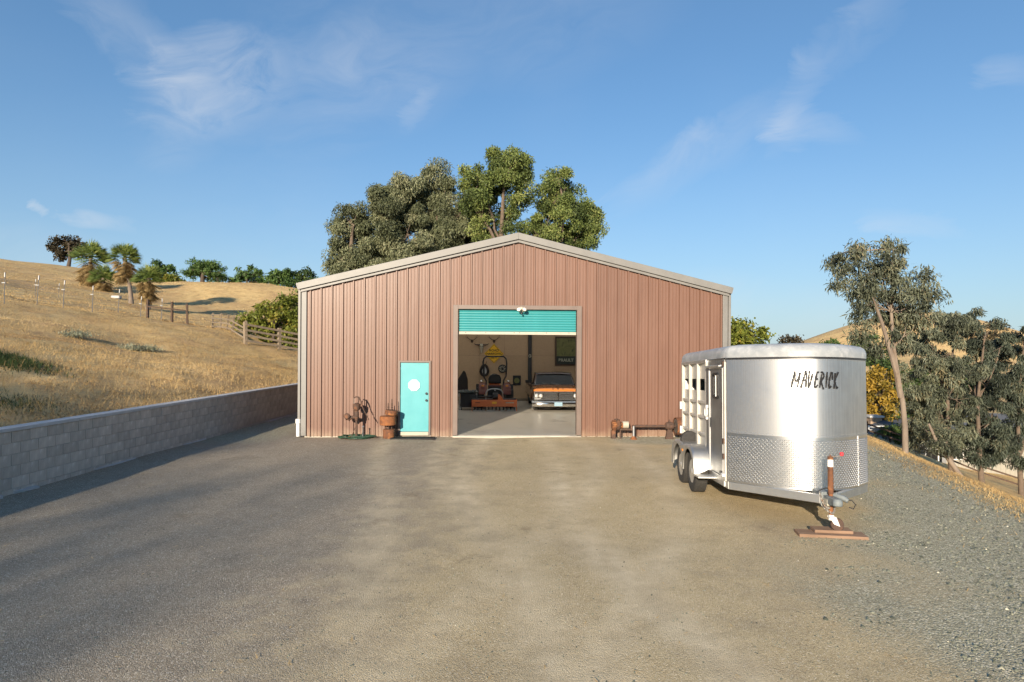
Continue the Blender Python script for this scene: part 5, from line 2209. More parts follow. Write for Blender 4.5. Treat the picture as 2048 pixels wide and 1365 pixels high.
# ---- gum trees behind the barn
def behind_barn():
    G = 'gum trees behind the barn'
    def one(label, px, Y, lst, leaf, top, **kw):
        b = stand(px, Y)
        ty = at(px, top, Y).z
        tr = [b, (b[0] + .2, b[1], b[2] + (ty - b[2]) * .35), (b[0] - .1, b[1] + .2, b[2] + (ty - b[2]) * .6), (b[0] + .1, b[1], b[2] + (ty - b[2]) * .88)]
        tree('gum_tree', label, b, tr, [(a, c, d, r * (1.2 if 'grey' in leaf else 1.1)) for (a, c, d, r) in lobes_px(lst, Y)], leaf, 'bark_brown', group=G, lai=4.4, **kw)
    kw = dict(L=.18, W=.06, droop=.8, clump=.7, dens=3.4, leaves=52, r0=.42, r1=.1)
    one('leftmost and lowest grey-green gum tree behind the barn roof', 700, 43,
        [(700, 442, 34), (690, 480, 34), (682, 520, 26), (715, 500, 34), (676, 545, 20), (745, 520, 36), (700, 560, 40)], 'gum_leaf_grey', 430, **kw)
    one('broad grey-green gum tree behind barn, second from the left', 785, 44,
        [(765, 400, 30), (755, 430, 30), (800, 380, 32), (790, 425, 44), (760, 470, 40), (815, 470, 44), (780, 520, 46), (840, 520, 40), (800, 560, 50)], 'gum_leaf_grey', 390, **kw)
    one('tall grey-green gum tree just left of the barn ridge', 872, 45,
        [(850, 370, 28), (880, 362, 28), (900, 395, 32), (860, 410, 42), (910, 430, 36), (880, 460, 46), (930, 470, 36), (900, 510, 46), (950, 510, 34), (860, 520, 40)], 'gum_leaf_grey', 370, **kw)
    kw2 = dict(L=.17, W=.07, droop=.5, clump=.60, dens=3.4, leaves=50, r0=.36, r1=.09)
    one('tallest green gum tree with open crown above the barn ridge', 1003, 42,
        [(1005, 315, 27), (1030, 318, 24), (985, 335, 26), (1040, 345, 24), (940, 345, 20), (955, 365, 32), (1000, 360, 28), (945, 400, 28), (975, 405, 28), (1020, 400, 14), (1045, 385, 20), (960, 445, 22), (1010, 445, 26), (985, 478, 28)], 'gum_leaf_green', 310, **kw2)
    one('green gum tree on the right of the group behind the barn', 1120, 43,
        [(1112, 355, 26), (1095, 375, 26), (1130, 375, 28), (1110, 400, 32), (1145, 405, 26), (1085, 430, 28), (1170, 425, 24), (1185, 440, 20), (1125, 445, 34), (1160, 460, 30), (1065, 460, 26), (1100, 480, 28), (1180, 470, 22), (1150, 485, 24), (1055, 490, 24)], 'gum_leaf_green', 360, **kw2)


behind_barn()


# ---- gum trees on the right
def right_gums():
    Y = 18.6
    b = stand(1812, Y)
    S = Vector(b)
    tr = [b, at(1811, 850, Y), at(1806, 800, Y), at(1800, 770, Y), at(1787, 690, Y + .1), at(1782, 620, Y + .2), at(1785, 540, Y + .2), at(1786, 495, Y + .2)]
    tree('gum_tree', 'slender tall gum tree with bare pale trunk right of the trailer', b, tr,
         lobes_px([(1690, 500, 20), (1684, 530, 16), (1678, 560, 12), (1722, 490, 16), (1714, 520, 18), (1735, 545, 22), (1785, 485, 20), (1775, 515, 26), (1800, 530, 22), (1765, 560, 32), (1800, 575, 32),
                   (1720, 580, 18), (1740, 600, 28), (1790, 620, 32), (1850, 545, 18), (1845, 575, 22), (1868, 580, 16), (1830, 610, 28), (1725, 630, 16), (1855, 630, 24), (1725, 660, 16), (1745, 690, 20), (1810, 660, 24)], Y, double=True),
         'gum_leaf_blue', 'bark_pale', L=.14, W=.036, droop=1.0, clump=.27, dens=11, leaves=48, r0=.088, r1=.03, group='gum trees right of the yard', limbs=24, lai=2.9)
    fk = MB()
    br = bpy.data.objects['gum_tree.005'] if 'gum_tree.005' in bpy.data.objects else None
    pts = [at(1802, 790, Y), at(1793, 740, Y - .1), at(1775, 680, Y - .2), at(1763, 640, Y - .2), at(1745, 590, Y - .2)]
    fk.tube([Vector(p) - S for p in pts], [.085, .075, .06, .05, .03], 8)
    fk.build('fork', MATS['bark_pale'], br, smooth=True)
    specs = [
        ('broad drooping gum tree beside the slender one, hiding the house', 1905, 32, 1902, [(1885, 640, 30), (1905, 655, 34), (1935, 630, 26), (1860, 680, 36), (1900, 700, 44), (1850, 730, 34), (1880, 760, 44), (1925, 740, 40), (1845, 790, 28), (1880, 820, 40), (1920, 800, 42), (1870, 855, 28), (1905, 860, 36), (1840, 840, 20), (1850, 880, 16)], 1925),
        ('shade-darkened gum tree with drooping branches second from the right edge', 1965, 33.5, 1965, [(1950, 625, 24), (1975, 660, 30), (1960, 700, 44), (2000, 690, 34), (1975, 750, 46), (1945, 790, 40), (1990, 810, 44), (1960, 850, 38), (2000, 860, 34), (1975, 900, 24), (1940, 880, 24), (1972, 918, 14), (1958, 905, 16)], 1965),
        ('gum tree cut off by the right edge of the picture', 2045, 35, 2050, [(2030, 690, 30), (2060, 680, 40), (2020, 740, 40), (2060, 760, 46), (2030, 800, 42), (2070, 820, 46), (2025, 850, 34), (2060, 870, 40), (2090, 760, 46), (2100, 700, 40), (2040, 905, 24), (2025, 890, 22)], 2050)]
    for (lab, px, Y, tx, lst, bx) in specs:
        b = stand(px, Y)
        top = at(tx, 640, Y).z
        h = top - b[2]
        tr = [b, (b[0] - .15, b[1], b[2] + h * .22), (b[0] - .1, b[1] + .2, b[2] + h * .5), (b[0] + .1, b[1], b[2] + h * .9)]
        tree('gum_tree', lab, b, tr, [(a, c, d, r * .98) for (a, c, d, r) in lobes_px(lst, Y)], 'gum_leaf_blue' if Y < 33 else 'gum_leaf_shaded', 'bark_brown', L=.19, W=.045, droop=1.3, clump=.34, dens=6, leaves=44, r0=.15, r1=.045, group='gum trees right of the yard', lai=3.0)
    # leaning bare-stemmed tree under the canopy
    b = stand(1925, 30)
    tree('leaning_tree', 'thin leaning tree with twiggy crown under the gum trees', b, [b, (b[0] - .7, b[1], b[2] + 1.0), (b[0] - 1.2, b[1], b[2] + 1.7), (b[0] - 1.6, b[1], b[2] + 2.6)],
         lobes_px([(1895, 880, 22), (1880, 860, 20), (1910, 865, 18)], 30), 'gum_leaf_blue', 'bark_pale', L=.18, W=.04, clump=.4, dens=5, leaves=26, r0=.13, r1=.05)


right_gums()


def other_trees():
    # right of the barn
    def simple(name, label, px, Y, lst, leaf, bark='bark_dark', top=None, group=None, cat='tree', **kw):
        b = stand(px, Y)
        top = top or min(l[1] for l in lst)
        zt = at(px, top, Y).z
        h = zt - b[2]
        tr = [b, (b[0] + .05 * h, b[1], b[2] + h * .3), (b[0], b[1] + .02 * h, b[2] + h * .55), (b[0] + .02 * h, b[1], b[2] + h * .85)]
        return tree(name, label, b, tr, lobes_px(lst, Y), leaf, bark, group=group, cat=cat, **kw)
    k = dict(L=.3, W=.2, droop=.2, clump=.7, dens=3.0, leaves=44, r0=.2, r1=.06)
    simple('autumn_tree', 'round olive and orange tree between barn and trailer roof', 1487, 50, [(1485, 655, 26), (1462, 668, 24), (1508, 670, 24), (1480, 690, 34), (1515, 700, 30), (1450, 700, 30), (1485, 730, 40)], 'leaf_yellow', **k)
    simple('gold_tree', 'golden autumn tree behind the trailer on the right', 1762, 62, [(1745, 755, 22), (1770, 750, 22), (1758, 780, 26), (1785, 790, 20), (1740, 800, 22), (1765, 815, 22)], 'leaf_gold', **k)
    simple('dark_tree', 'dark green tree behind the golden autumn tree', 1745, 70, [(1740, 690, 26), (1720, 710, 24), (1770, 705, 26), (1730, 820, 30), (1780, 830, 32), (1800, 740, 28), (1815, 790, 30), (1750, 840, 30), (1715, 760, 24)], 'leaf_deep', **dict(k, L=.4, W=.25))
    simple('dark_tree', 'dark green tree standing behind the house on the right', 1880, 75, [(1850, 760, 34), (1890, 740, 34), (1930, 770, 34), (1970, 760, 34), (1870, 810, 34), (1920, 820, 34)], 'leaf_deep', **dict(k, L=.4, W=.25))
    simple('far_tree', 'low dark tree on the skyline just above the trailer roof', 1580, 130, [(1568, 678, 8), (1582, 675, 9), (1595, 680, 8), (1580, 688, 14)], 'leaf_oak', **dict(k, L=.5, W=.35, clump=1.0, leaves=40))
    simple('far_tree', 'small bright green tree top on the brown hill above the trailer', 1668, 150, [(1660, 684, 9), (1675, 683, 9), (1668, 692, 14)], 'leaf_pine', **dict(k, L=.5, W=.35, clump=1.0, leaves=40))
    simple('far_oak', 'dark oak clump on the crest of the far right hill', 1990, 330, [(1978, 648, 8), (1990, 646, 9), (2005, 647, 8)], 'leaf_oak', **dict(k, L=1.2, W=.9, clump=2.4, dens=.6, leaves=44, r0=.5))
    simple('far_oak', 'dark oak below the crest of the far right hill', 1985, 300, [(1980, 662, 9), (1992, 664, 8)], 'leaf_oak', **dict(k, L=1.2, W=.9, clump=2.2, dens=.6, leaves=44, r0=.5))
    simple('far_oak', 'lone dark oak furthest right on the far right hill', 2020, 300, [(2018, 668, 8), (2026, 670, 8)], 'leaf_oak', **dict(k, L=1.2, W=.9, clump=2.2, dens=.6, leaves=44, r0=.5))
    # left hill
    simple('yellow_bush', 'large yellow-green bush beside the left wall of the barn', 545, 42, [(575, 600, 24), (560, 620, 30), (595, 625, 30), (530, 640, 32), (500, 640, 20), (570, 655, 40), (525, 670, 34), (600, 670, 40), (490, 655, 14), (550, 690, 34), (600, 705, 34)], 'leaf_yellow', cat='bush', **dict(k, L=.2, W=.13, clump=.45, dens=5.5, leaves=50, r0=.12, r1=.04))
    simple('oak_tree', 'dark bare-looking oak leaning on the left hill crest', 136, 160, [(108, 492, 12), (125, 485, 14), (145, 490, 14), (160, 498, 10), (112, 508, 12), (132, 505, 14), (155, 510, 12), (120, 520, 9), (100, 500, 8)], 'leaf_oak', **dict(k, L=.55, W=.35, clump=.8, dens=3.4, leaves=26, r0=.5, r1=.2, shell=.5))
    b = stand(404, 112)
    tree('umbrella_pine', 'umbrella-shaped green tree standing on the left ridge', b, [b, (b[0], b[1], b[2] + 1.0), (b[0] + .1, b[1], b[2] + 1.8), (b[0], b[1], b[2] + 2.3)],
         lobes_px([(405, 532, 14), (385, 535, 13), (425, 537, 13), (372, 545, 11), (440, 550, 11), (395, 548, 16), (420, 552, 15), (405, 540, 16), (378, 553, 9), (445, 557, 7)], 112), 'leaf_pine', 'bark_dark', L=.36, W=.16, droop=0, clump=.62, dens=5, leaves=50, r0=.42, r1=.2, flat=.75)
    kk = dict(k, L=.42, W=.2, clump=.8, dens=3.2, leaves=52, droop=.8)
    simple('pepper_tree', 'drooping green tree right of the umbrella-shaped one', 492, 114, [(490, 545, 14), (475, 552, 14), (508, 552, 15), (470, 568, 12), (492, 565, 17), (515, 568, 14)], 'leaf_pine', **kk)
    simple('pepper_tree', 'wide green tree on the ridge left of the barn eave', 556, 115, [(545, 552, 14), (562, 548, 13), (580, 552, 14), (535, 566, 13), (560, 566, 17), (580, 568, 15)], 'leaf_pine', **kk)
    simple('pepper_tree', 'green tree on the ridge half hidden behind the barn eave', 612, 116, [(600, 553, 12), (618, 553, 12), (608, 566, 15), (625, 568, 14), (640, 566, 12)], 'leaf_deep', **kk)
    simple('pepper_tree', 'rounded green tree rising behind the palms', 318, 122, [(318, 538, 14), (300, 545, 13), (335, 545, 13), (310, 556, 16), (345, 556, 12), (285, 550, 10)], 'leaf_pine', **kk)
    simple('ridge_bush', 'low yellow-green bush between palms and the umbrella-shaped tree', 342, 108, [(340, 563, 12), (358, 566, 11), (325, 568, 12), (310, 570, 10)], 'leaf_yellow', cat='bush', **kk)
    simple('ridge_bush', 'dark green bush behind the second palm trunk', 228, 118, [(228, 560, 12), (245, 558, 12), (215, 566, 10), (262, 562, 12)], 'leaf_deep', cat='bush', **kk)


other_trees()


def palms():
    def frond_fan(P, Tn, F_, base, dr, ln, wid, tint):
        """stalk then a fan of blades"""
        dr = dr / np.linalg.norm(dr)
        side = np.cross(dr, [0, 0, 1.0])
        side /= np.linalg.norm(side) + 1e-9
        hub = base + dr * ln * .45
        b = len(P)
        P += [base - side * .03, base + side * .03, hub]
        Tn += [tint] * 3
        F_.append((b, b + 1, b + 2))
        for a in np.linspace(-1.25, 1.25, 13):
            d = dr * math.cos(a) + side * math.sin(a)
            d = d + np.array([0, 0, -.28 * abs(a)])
            tip = hub + d * ln * .6
            q = np.cross(d, [.3, .2, 1])
            q /= np.linalg.norm(q) + 1e-9
            b = len(P)
            P += [hub - q * wid * .15, hub + d * ln * .3 + q * wid * .5, tip + np.array([0, 0, -ln * .05])]
            Tn += [min(1, max(0, tint + rng.normal(0, .12)))] * 3
            F_.append((b, b + 1, b + 2))

    def palm(label, px, Y, py_top, r, lean=.0):
        b = stand(px, Y)
        zt = at(px, py_top, Y).z - r * .75
        h = zt - b[2]
        t = thing('fan_palm', label, 'palm', b, 0, 'fan palms on the left hill')
        m = MB()
        pts = [(lean * (i / 6) ** 1.5 * -1, 0, h * i / 6) for i in range(7)]
        m.tube(pts, [.32, .25, .23, .22, .22, .22, .24], 10)
        for k in range(int(h / .18)):            # leaf-scar rings
            z = .2 + k * .18
            xx = -lean * (z / h) ** 1.5
            m.lathe([(.235, 0), (.27, .04), (.235, .09)], 9, T(xx, 0, z), caps=False)
        m.build('trunk', MATS['bark_pale'], t, smooth=True)
        top = np.array([pts[-1][0], 0, h])
        P, Tn, F_ = [], [], []
        for k in range(80):
            el = rng.uniform(-.25, 1.35)
            a = rng.uniform(0, 2 * math.pi)
            frond_fan(P, Tn, F_, top + np.array([0, 0, .1 * el]), np.array([math.cos(a) * math.cos(el), math.sin(a) * math.cos(el), math.sin(el)]), r * rng.uniform(.8, 1.1), .13, rng.uniform(.15, .9))
        raw_mesh('fronds', np.array(P), np.array(F_).ravel(), 3, MATS['palm_green'], t, tint=np.array(Tn))
        P, Tn, F_ = [], [], []
        for k in range(110):
            el = rng.uniform(-1.45, -.35)
            a = rng.uniform(0, 2 * math.pi)
            frond_fan(P, Tn, F_, top + np.array([0, 0, -rng.uniform(0, r * .9)]), np.array([math.cos(a) * math.cos(el), math.sin(a) * math.cos(el), math.sin(el)]), r * rng.uniform(.6, .9), .13, rng.uniform(.1, .9))
        raw_mesh('dead_fronds', np.array(P), np.array(F_).ravel(), 3, MATS['palm_dead'], t, tint=np.array(Tn))
    palm('bushiest fan palm, leftmost, in front of the dark oak', 180, 88, 494, 2.75)
    palm('short fan palm between the two tall palms', 206, 86, 540, 2.0)
    palm('tall slender fan palm standing clear against the sky', 262, 78, 496, 2.1, .9)
    palm('low fan palm on the right with hanging dead fronds', 296, 74, 538, 1.9)
    b = stand(435, 110)
    t = thing('feather_palm', 'small dark palm at the foot of the umbrella-shaped tree', 'palm', b)
    m = MB().tube([(0, 0, 0), (0, 0, 1.0)], .25, 8)
    m.build('trunk', MATS['bark_dark'], t)
    P, Tn, F_ = [], [], []
    for k in range(34):
        a = rng.uniform(0, 2 * math.pi)
        el = rng.uniform(.1, 1.3)
        c = np.array([0, 0, 1.0])
        d = np.array([math.cos(a) * math.cos(el), math.sin(a) * math.cos(el), math.sin(el)])
        for i in range(6):
            p0 = c + d * i * .38
            d = d + np.array([0, 0, -.16])
            p1 = p0 + d * .38
            s = np.cross(d, [0, 0, 1.0]) * .28
            b0 = len(P)
            P += [p0, p1 + s, p1]
            P += [p0, p1, p1 - s]
            Tn += [.3] * 6
            F_ += [(b0, b0 + 1, b0 + 2), (b0 + 3, b0 + 4, b0 + 5)]
    raw_mesh('fronds', np.array(P), np.array(F_).ravel(), 3, MATS['leaf_deep'], t, tint=np.array(Tn))


palms()


def shade_trees():
    """tall gum trees far behind the viewpoint: the low sun throws their soft shade over the left of the yard"""
    for (x, y, top, lab) in ((-30.2, -82, 27.0, 'nearest to the yard'), (-33.4, -84, 28.2, 'second in the row'), (-36.6, -83, 29.6, 'middle of the row'), (-39.8, -85, 31.0, 'fourth in the row'), (-43.0, -83, 31.2, 'fifth in the row'), (-46.4, -84, 32.0, 'last in the row')):
        z = gz(x, y)
        lb = []
        rs = random.Random(int(x * 3))
        for k in range(24):
            lb.append((x + rs.uniform(-1.9, 1.9), y + rs.uniform(-2, 2), 17.5 + (top - 18.5) * k / 23 + rs.uniform(-.4, .4), rs.uniform(1.0, 1.6)))
        tree('shade_tree', 'tall leafy gum tree behind the viewpoint, ' + lab, (x, y, z - .1), [(x, y, z - .1), (x + .1, y, z + (top - z) * .4), (x, y, z + (top - z) * .7), (x, y, top - .8)], lb, 'leaf_deep', 'bark_dark', L=.4, W=.26, droop=.3, clump=.8, dens=3.2, leaves=26, r0=.3, r1=.1, twigs=False, lai=.4 if x > -35 else .7)


shade_trees()


# ------------------------------------------------------------------ grass, weeds and stones
def blades(name, X, Y, L, W, lie, mat, label, cat, tint_lo=.0, tint_hi=1.0, zoff=.0):
    n = len(X)
    Z = H(X, Y) + zoff
    P = np.stack([X, Y, Z], -1)
    a = rng.uniform(0, 2 * math.pi, n)
    up = rng.uniform(lie[0], lie[1], n)
    d = np.stack([np.cos(a) * np.cos(up), np.sin(a) * np.cos(up), np.sin(up)], -1)
    s = np.stack([-np.sin(a), np.cos(a), np.zeros(n)], -1)
    ln = (L * rng.uniform(.5, 1.5, n))[:, None]
    V = np.empty((n, 3, 3))
    V[:, 0] = P - s * W * .5
    V[:, 1] = P + s * W * .5
    V[:, 2] = P + d * ln
    t = rng.uniform(tint_lo, tint_hi, n) * .5 + .8 * (vnoise(X, Y, 1.6, 12) * .5 + vnoise(X, Y, 5, 15) * .5) - .15
    o = raw_mesh(name, V.reshape(-1, 3), np.arange(n * 3), 3, mat, tint=np.repeat(np.clip(t, 0, 1), 3))
    tag(o, label, cat, kind='stuff')
    return o


def ground_cover():
    # left slope: density falls with distance
    n = 330000
    Y = 6 + 42 * rng.uniform(0, 1, n) ** 1.5
    d = .32 + 26 * rng.uniform(0, 1, n) ** 1.15
    X = xw(Y) - d
    keep = (vnoise(X, Y, 1.1, 13) + .35 * vnoise(X, Y, .4, 14)) > rng.uniform(.25, .75, n)
    X, Y = X[keep], Y[keep]
    o = blades('dry_grass', X, Y, .06, .016, (.1, 1.2), MATS['straw'], 'matted dry straw-coloured grass on the slope above the wall', 'dry grass')
    # tufts on the far hillside
    n = 110000
    Y = 44 + 95 * rng.uniform(0, 1, n) ** 1.2
    X = xw(Y) - 4 - 110 * rng.uniform(0, 1, n)
    k = X > -.83 * Y - 3
    blades('dry_grass', X[k], Y[k], .14, .06, (.2, 1.2), MATS['straw'], 'dry grass on the far hillside round the palms', 'dry grass')
    # fringe along the pad edge on the right
    n = 60000
    Y = 6 + 30 * rng.uniform(0, 1, n) ** 1.3
    e = rng.normal(1.3, 1.2, n)
    X = xe(Y) + e
    k = (e > -.3) | (rng.uniform(0, 1, n) < .15)
    X, Y = X[k], Y[k]
    blades('dry_grass', X, Y, .075, .012, (.05, .9), MATS['straw'], 'fringe of dry grass along the right edge of the gravel', 'dry grass', .3, 1.0)
    # longer stems in the slope
    n = 16000
    Y = 7 + 30 * rng.uniform(0, 1, n) ** 1.4
    X = xw(Y) - .35 - 14 * rng.uniform(0, 1, n) ** 1.4
    blades('dry_stalks', X, Y, .34, .009, (.1, 1.0), MATS['straw'], 'loose long dry stalks lying on the slope', 'dry stalks', .2, 1.0)
    n = 4200
    X = rng.normal(-14.0, .75, n) + 0
    Y = rng.normal(17.2, .4, n) - (X + 14.0) * .25
    blades('green_weeds', X, Y, .13, .02, (.3, 1.2), MATS['weed_green'], 'patch of low green weeds on the shaded slope at left', 'weeds')
    n = 900
    X = rng.normal(-10.4, .5, n)
    Y = rng.normal(12.9, .4, n)
    X = np.minimum(X, xw(Y) - .3)
    blades('green_weeds', X, Y, .10, .015, (.3, 1.2), MATS['weed_green'], 'small green weed patch close above the wall at the left edge', 'weeds')
    for i, (px, Y0, lab) in enumerate(((262, 27, 'pale sage tuft, left of three on the slope'), (290, 27.5, 'pale sage tuft, middle of three on the slope'), (150, 26, 'pale sage tuft furthest left on the slope'))):
        x, y, z = stand(px, Y0)
        n = 900
        P = np.stack([rng.normal(0, .28, n), rng.normal(0, .25, n), np.abs(rng.normal(0, .1, n))], -1)
        t = thing('sage_tuft', lab, 'shrub', (x, y, z + .05), 0, 'sage tufts')
        scatter_leaves('leaves', MATS['sage'], P, .1, .03, -.4, rng.uniform(0, 1, n), t)
    # stones: crushed rock on the right, scattered chips elsewhere
    n = 170000
    Y = 4.0 + 13 * rng.uniform(0, 1, n) ** 1.5
    X = rng.uniform(-8.3, 9.6, n)
    rock = sst((X - (2.4 + .13 * Y + .9 * np.sin(Y * .7)) + (vnoise(X, Y, .6, 31) - .5) * 2.5) / 3.6)
    pr = .07 + .93 * rock ** 1.4
    pr = np.maximum(pr, .12 * sst((-3.5 - X) / 2))
    k = (rng.uniform(0, 1, n) < pr) & (X < xe(Y) + .6) & (X > xw(Y) + .1) & (np.abs(X) < .88 * Y + .6)
    X, Y, rock = X[k], Y[k], rock[k]
    n = len(X)
    sz = np.clip(rng.lognormal(-4.8, .5, n), .0035, .032)
    sz = np.where(rock < .3, np.minimum(sz * .75, .011), sz)
    oct_v = np.array([(1, 0, 0), (0, 1, 0), (-1, 0, 0), (0, -1, 0), (0, 0, .75), (0, 0, -.4)], float)
    oct_f = np.array([(0, 1, 4), (1, 2, 4), (2, 3, 4), (3, 0, 4)])
    a = rng.uniform(0, 2 * math.pi, n)
    V = np.empty((n, 6, 3))
    ca, sa = np.cos(a), np.sin(a)
    for i, v in enumerate(oct_v):
        j = rng.uniform(.65, 1.3, (n, 3))
        vx, vy, vz = v[0] * j[:, 0], v[1] * j[:, 1], v[2] * j[:, 2]
        V[:, i, 0] = X + (vx * ca - vy * sa) * sz
        V[:, i, 1] = Y + (vx * sa + vy * ca) * sz
        V[:, i, 2] = vz * sz
    V[:, :, 2] += H(X, Y)[:, None]
    Fc = (np.arange(n)[:, None, None] * 6 + oct_f[None]).ravel()
    t = np.clip(rng.uniform(0, .93, n) + (rng.uniform(0, 1, n) < .02) * .6, 0, 1)
    o = raw_mesh('gravel', V.reshape(-1, 3), Fc, 3, MATS['stone_chip'], tint=np.repeat(t, 6))
    tag(o, 'loose greenish-grey crushed stone scattered over the yard', 'gravel', kind='stuff')
    # leaf litter and straw bits on the yard
    n = 420
    Y = 4.6 + 13 * rng.uniform(0, 1, n) ** 1.3
    X = rng.uniform(-8, 8.5, n)
    k = (np.abs(X) < .86 * Y)
    blades('leaf_litter', X[k], Y[k], .07, .012, (-.02, .12), MATS['straw'], 'dry leaves and straw bits blown over the yard', 'leaf litter', .5, 1.0, .012)


ground_cover()
# ------------------------------------------------------------------ fences and the house
def wire_fence(label, spots, hgt=1.55, lean=.04):
    b = spots[0]
    root = thing('wire_fence', label, 'fence', (b[0], b[1], gz(*b)), 0, 'wire fences on the slope')
    base = Vector(root.location)
    first = None
    tops = []
    for i, (x, y) in enumerate(spots):
        z = gz(x, y)
        o = Vector((x, y, z)) - base
        if first is None:
            m = MB()
            m.box(-.026, .026, -.004, .004, -.1, hgt)
            m.box(-.004, .004, .004, .03, -.1, hgt)
            first = [m.build('post', MATS['steel_column'], root)]
            c = MB().box(-.022, .022, -.02, .034, hgt - .22, hgt + .01).build('cap', MATS['cap_stone'], first[0])
            q = MB().box(-.14, .03, -.02, .03, hgt - .52, hgt - .485).build('insulator', MATS['cap_stone'], first[0])
            first += [c, q]
            first[0].location = o
            first[0].rotation_euler = (0, R(2.5), 0)
        else:
            p = inst(first[0], root, o, (0, R(2.5 + random.uniform(-1.5, 1.5)), 0))
            inst(first[1], p)
            inst(first[2], p)
        tops.append(o)
    for k, zz in enumerate((.25, .5, .75, .98, 1.2)):
        m = MB()
        m.tube([t + Vector((.02 + zz * .04, 0, zz)) for t in tops], .0035, 4)
        m.build('wire', MATS['galvanised'], root)


F1 = [((10 - 1024) * 31 / F - 2.2, 29), (-25.2, 31), (-25.1, 33), (-25.3, 35.2), (-25.4, 37.8), (-25.6, 40.6), (-25.7, 43.2), (-25.6, 45.6)]
wire_fence('wire fence of white-tipped steel posts along the crest of the slope', F1)
F2 = [(-42, 42), (-40.6, 47), (-42, 55), (-45, 62)]
wire_fence('further wire fence with small white-tipped posts beyond the first', F2)


def rail_fence(name, label, spots, mat, ph, rails, prad=.055, rh=.07, leanspec=None, group=None):
    """spots: (x, y); each post its own part; rails between neighbours"""
    b = spots[0]
    root = thing(name, label, 'fence', (b[0], b[1], gz(*b)), 0, group)
    base = Vector(root.location)
    ps = [Vector((x, y, gz(x, y))) - base for (x, y) in spots]
    for i, p in enumerate(ps):
        m = MB()
        m.box(-prad, prad, -prad, prad, -.2, ph)
        o = m.build('post', mat, root, bevel=.008)
        o.location = p
        d = ps[min(i + 1, len(ps) - 1)] - ps[max(i - 1, 0)]
        ln = (leanspec or {}).get(i, 0)
        o.rotation_euler = (R(random.uniform(-1, 1)), R(ln + random.uniform(-1, 1)), math.atan2(d.y, d.x))
    for i in range(len(ps) - 1):
        a, c = ps[i], ps[i + 1]
        d = c - a
        for k, h in enumerate(rails):
            if leanspec and (i in leanspec) and k == 3:
                continue
            m = MB()
            ax = Matrix.Translation(a + Vector((0, 0, h))) @ d.to_track_quat('X', 'Z').to_matrix().to_4x4()
            off = -prad - .018
            m.box(-.04, d.length + .04, off - .016, off + .016, -rh, rh, ax)
            m.build('rail', mat, root, bevel=.005)
    return root


WW = MATS['weathered_wood']
rail_fence('board_fence', 'weathered board fence running down the slope to the barn', [(-15.35, 36.0), (-14.0, 37.6), (-12.4, 39.6)], WW, 1.3, (.22, .52, .82, 1.14), .09, .06, group='weathered board fences')
rail_fence('board_fence', 'broken leaning board fence higher up the slope', [(-24.2, 50.5), (-22.0, 47.2), (-20.2, 44.3), (-18.6, 41.6), (-16.2, 38.0)], WW, 1.25, (.2, .5, .8, 1.1), .06, .05, {1: 16, 2: 32, 3: 34}, group='weathered board fences')
rail_fence('brace_fence', 'dark wooden brace of three posts and a rail at fence corner', [(-26.6, 45.6), (-24.6, 45.2), (-23.6, 45.4)], MATS['dark_wood'], 1.5, (.98,), .07, .05)
x, y, z = stand(232, 80)
t = thing('white_trough', 'small white water trough in the field behind the palms', 'trough', (x, y, z + .04))
m = MB()
m.box(-.5, .5, -.3, .3, 0, .05)
for (a, b_, c, d) in ((-.5, -.45, -.3, .3), (.45, .5, -.3, .3), (-.45, .45, -.3, -.25), (-.45, .45, .25, .3)):
    m.box(a, b_, c, d, .05, .34)
m.build('tub', MATS['cap_stone'], t, bevel=.02)

# right: lane fence below the yard
rail_fence('lane_fence', 'dark two-rail wooden fence below the yard by the house', [(27.0, 47.5), (29.5, 47), (31.8, 46.3), (34.2, 45.6), (36.6, 45.0), (39.0, 44.5), (41.5, 44.2)], MATS['dark_wood'], 1.15, (.5, .95), .07, .06)


def white_fence():
    Y = 78
    root = thing('white_fence', 'white paddock fence beyond the gum tree trunk', 'fence', (0, 0, 0))
    spots = [(31.4, 58), (33.1, 58), (34.8, 58), (36.5, 58)]
    b = spots[0]
    root.location = (b[0], b[1], -5.9)
    for i, (x, y) in enumerate(spots):
        MB().box(-.08, .08, -.08, .08, -1.2, 1.5).build('post', MATS['white_paint'], root, loc=(x - b[0], 0, 0))
    for h in (.2, .62, 1.04, 1.4):
        MB().box(-.1, 5.3, -.11, -.081, h - .075, h + .075).build('rail', MATS['white_paint'], root)
    pm('stone_pillar', (.42, .30, .2), (.28, .2, .14), rough=.9, ns=4, bump=.5, bs=10)
    t = thing('stone_pillar', 'tan stone gate pillar behind the white paddock fence', 'pillar', (35.0, 60.5, -6.2))
    MB().box(-.55, .55, -.55, .55, -1.2, 2.3).build('shaft', MATS['stone_pillar'], t, bevel=.03)
    MB().box(-.7, .7, -.7, .7, 2.3, 2.5).build('cap', MATS['cap_stone'], t, bevel=.03)


white_fence()


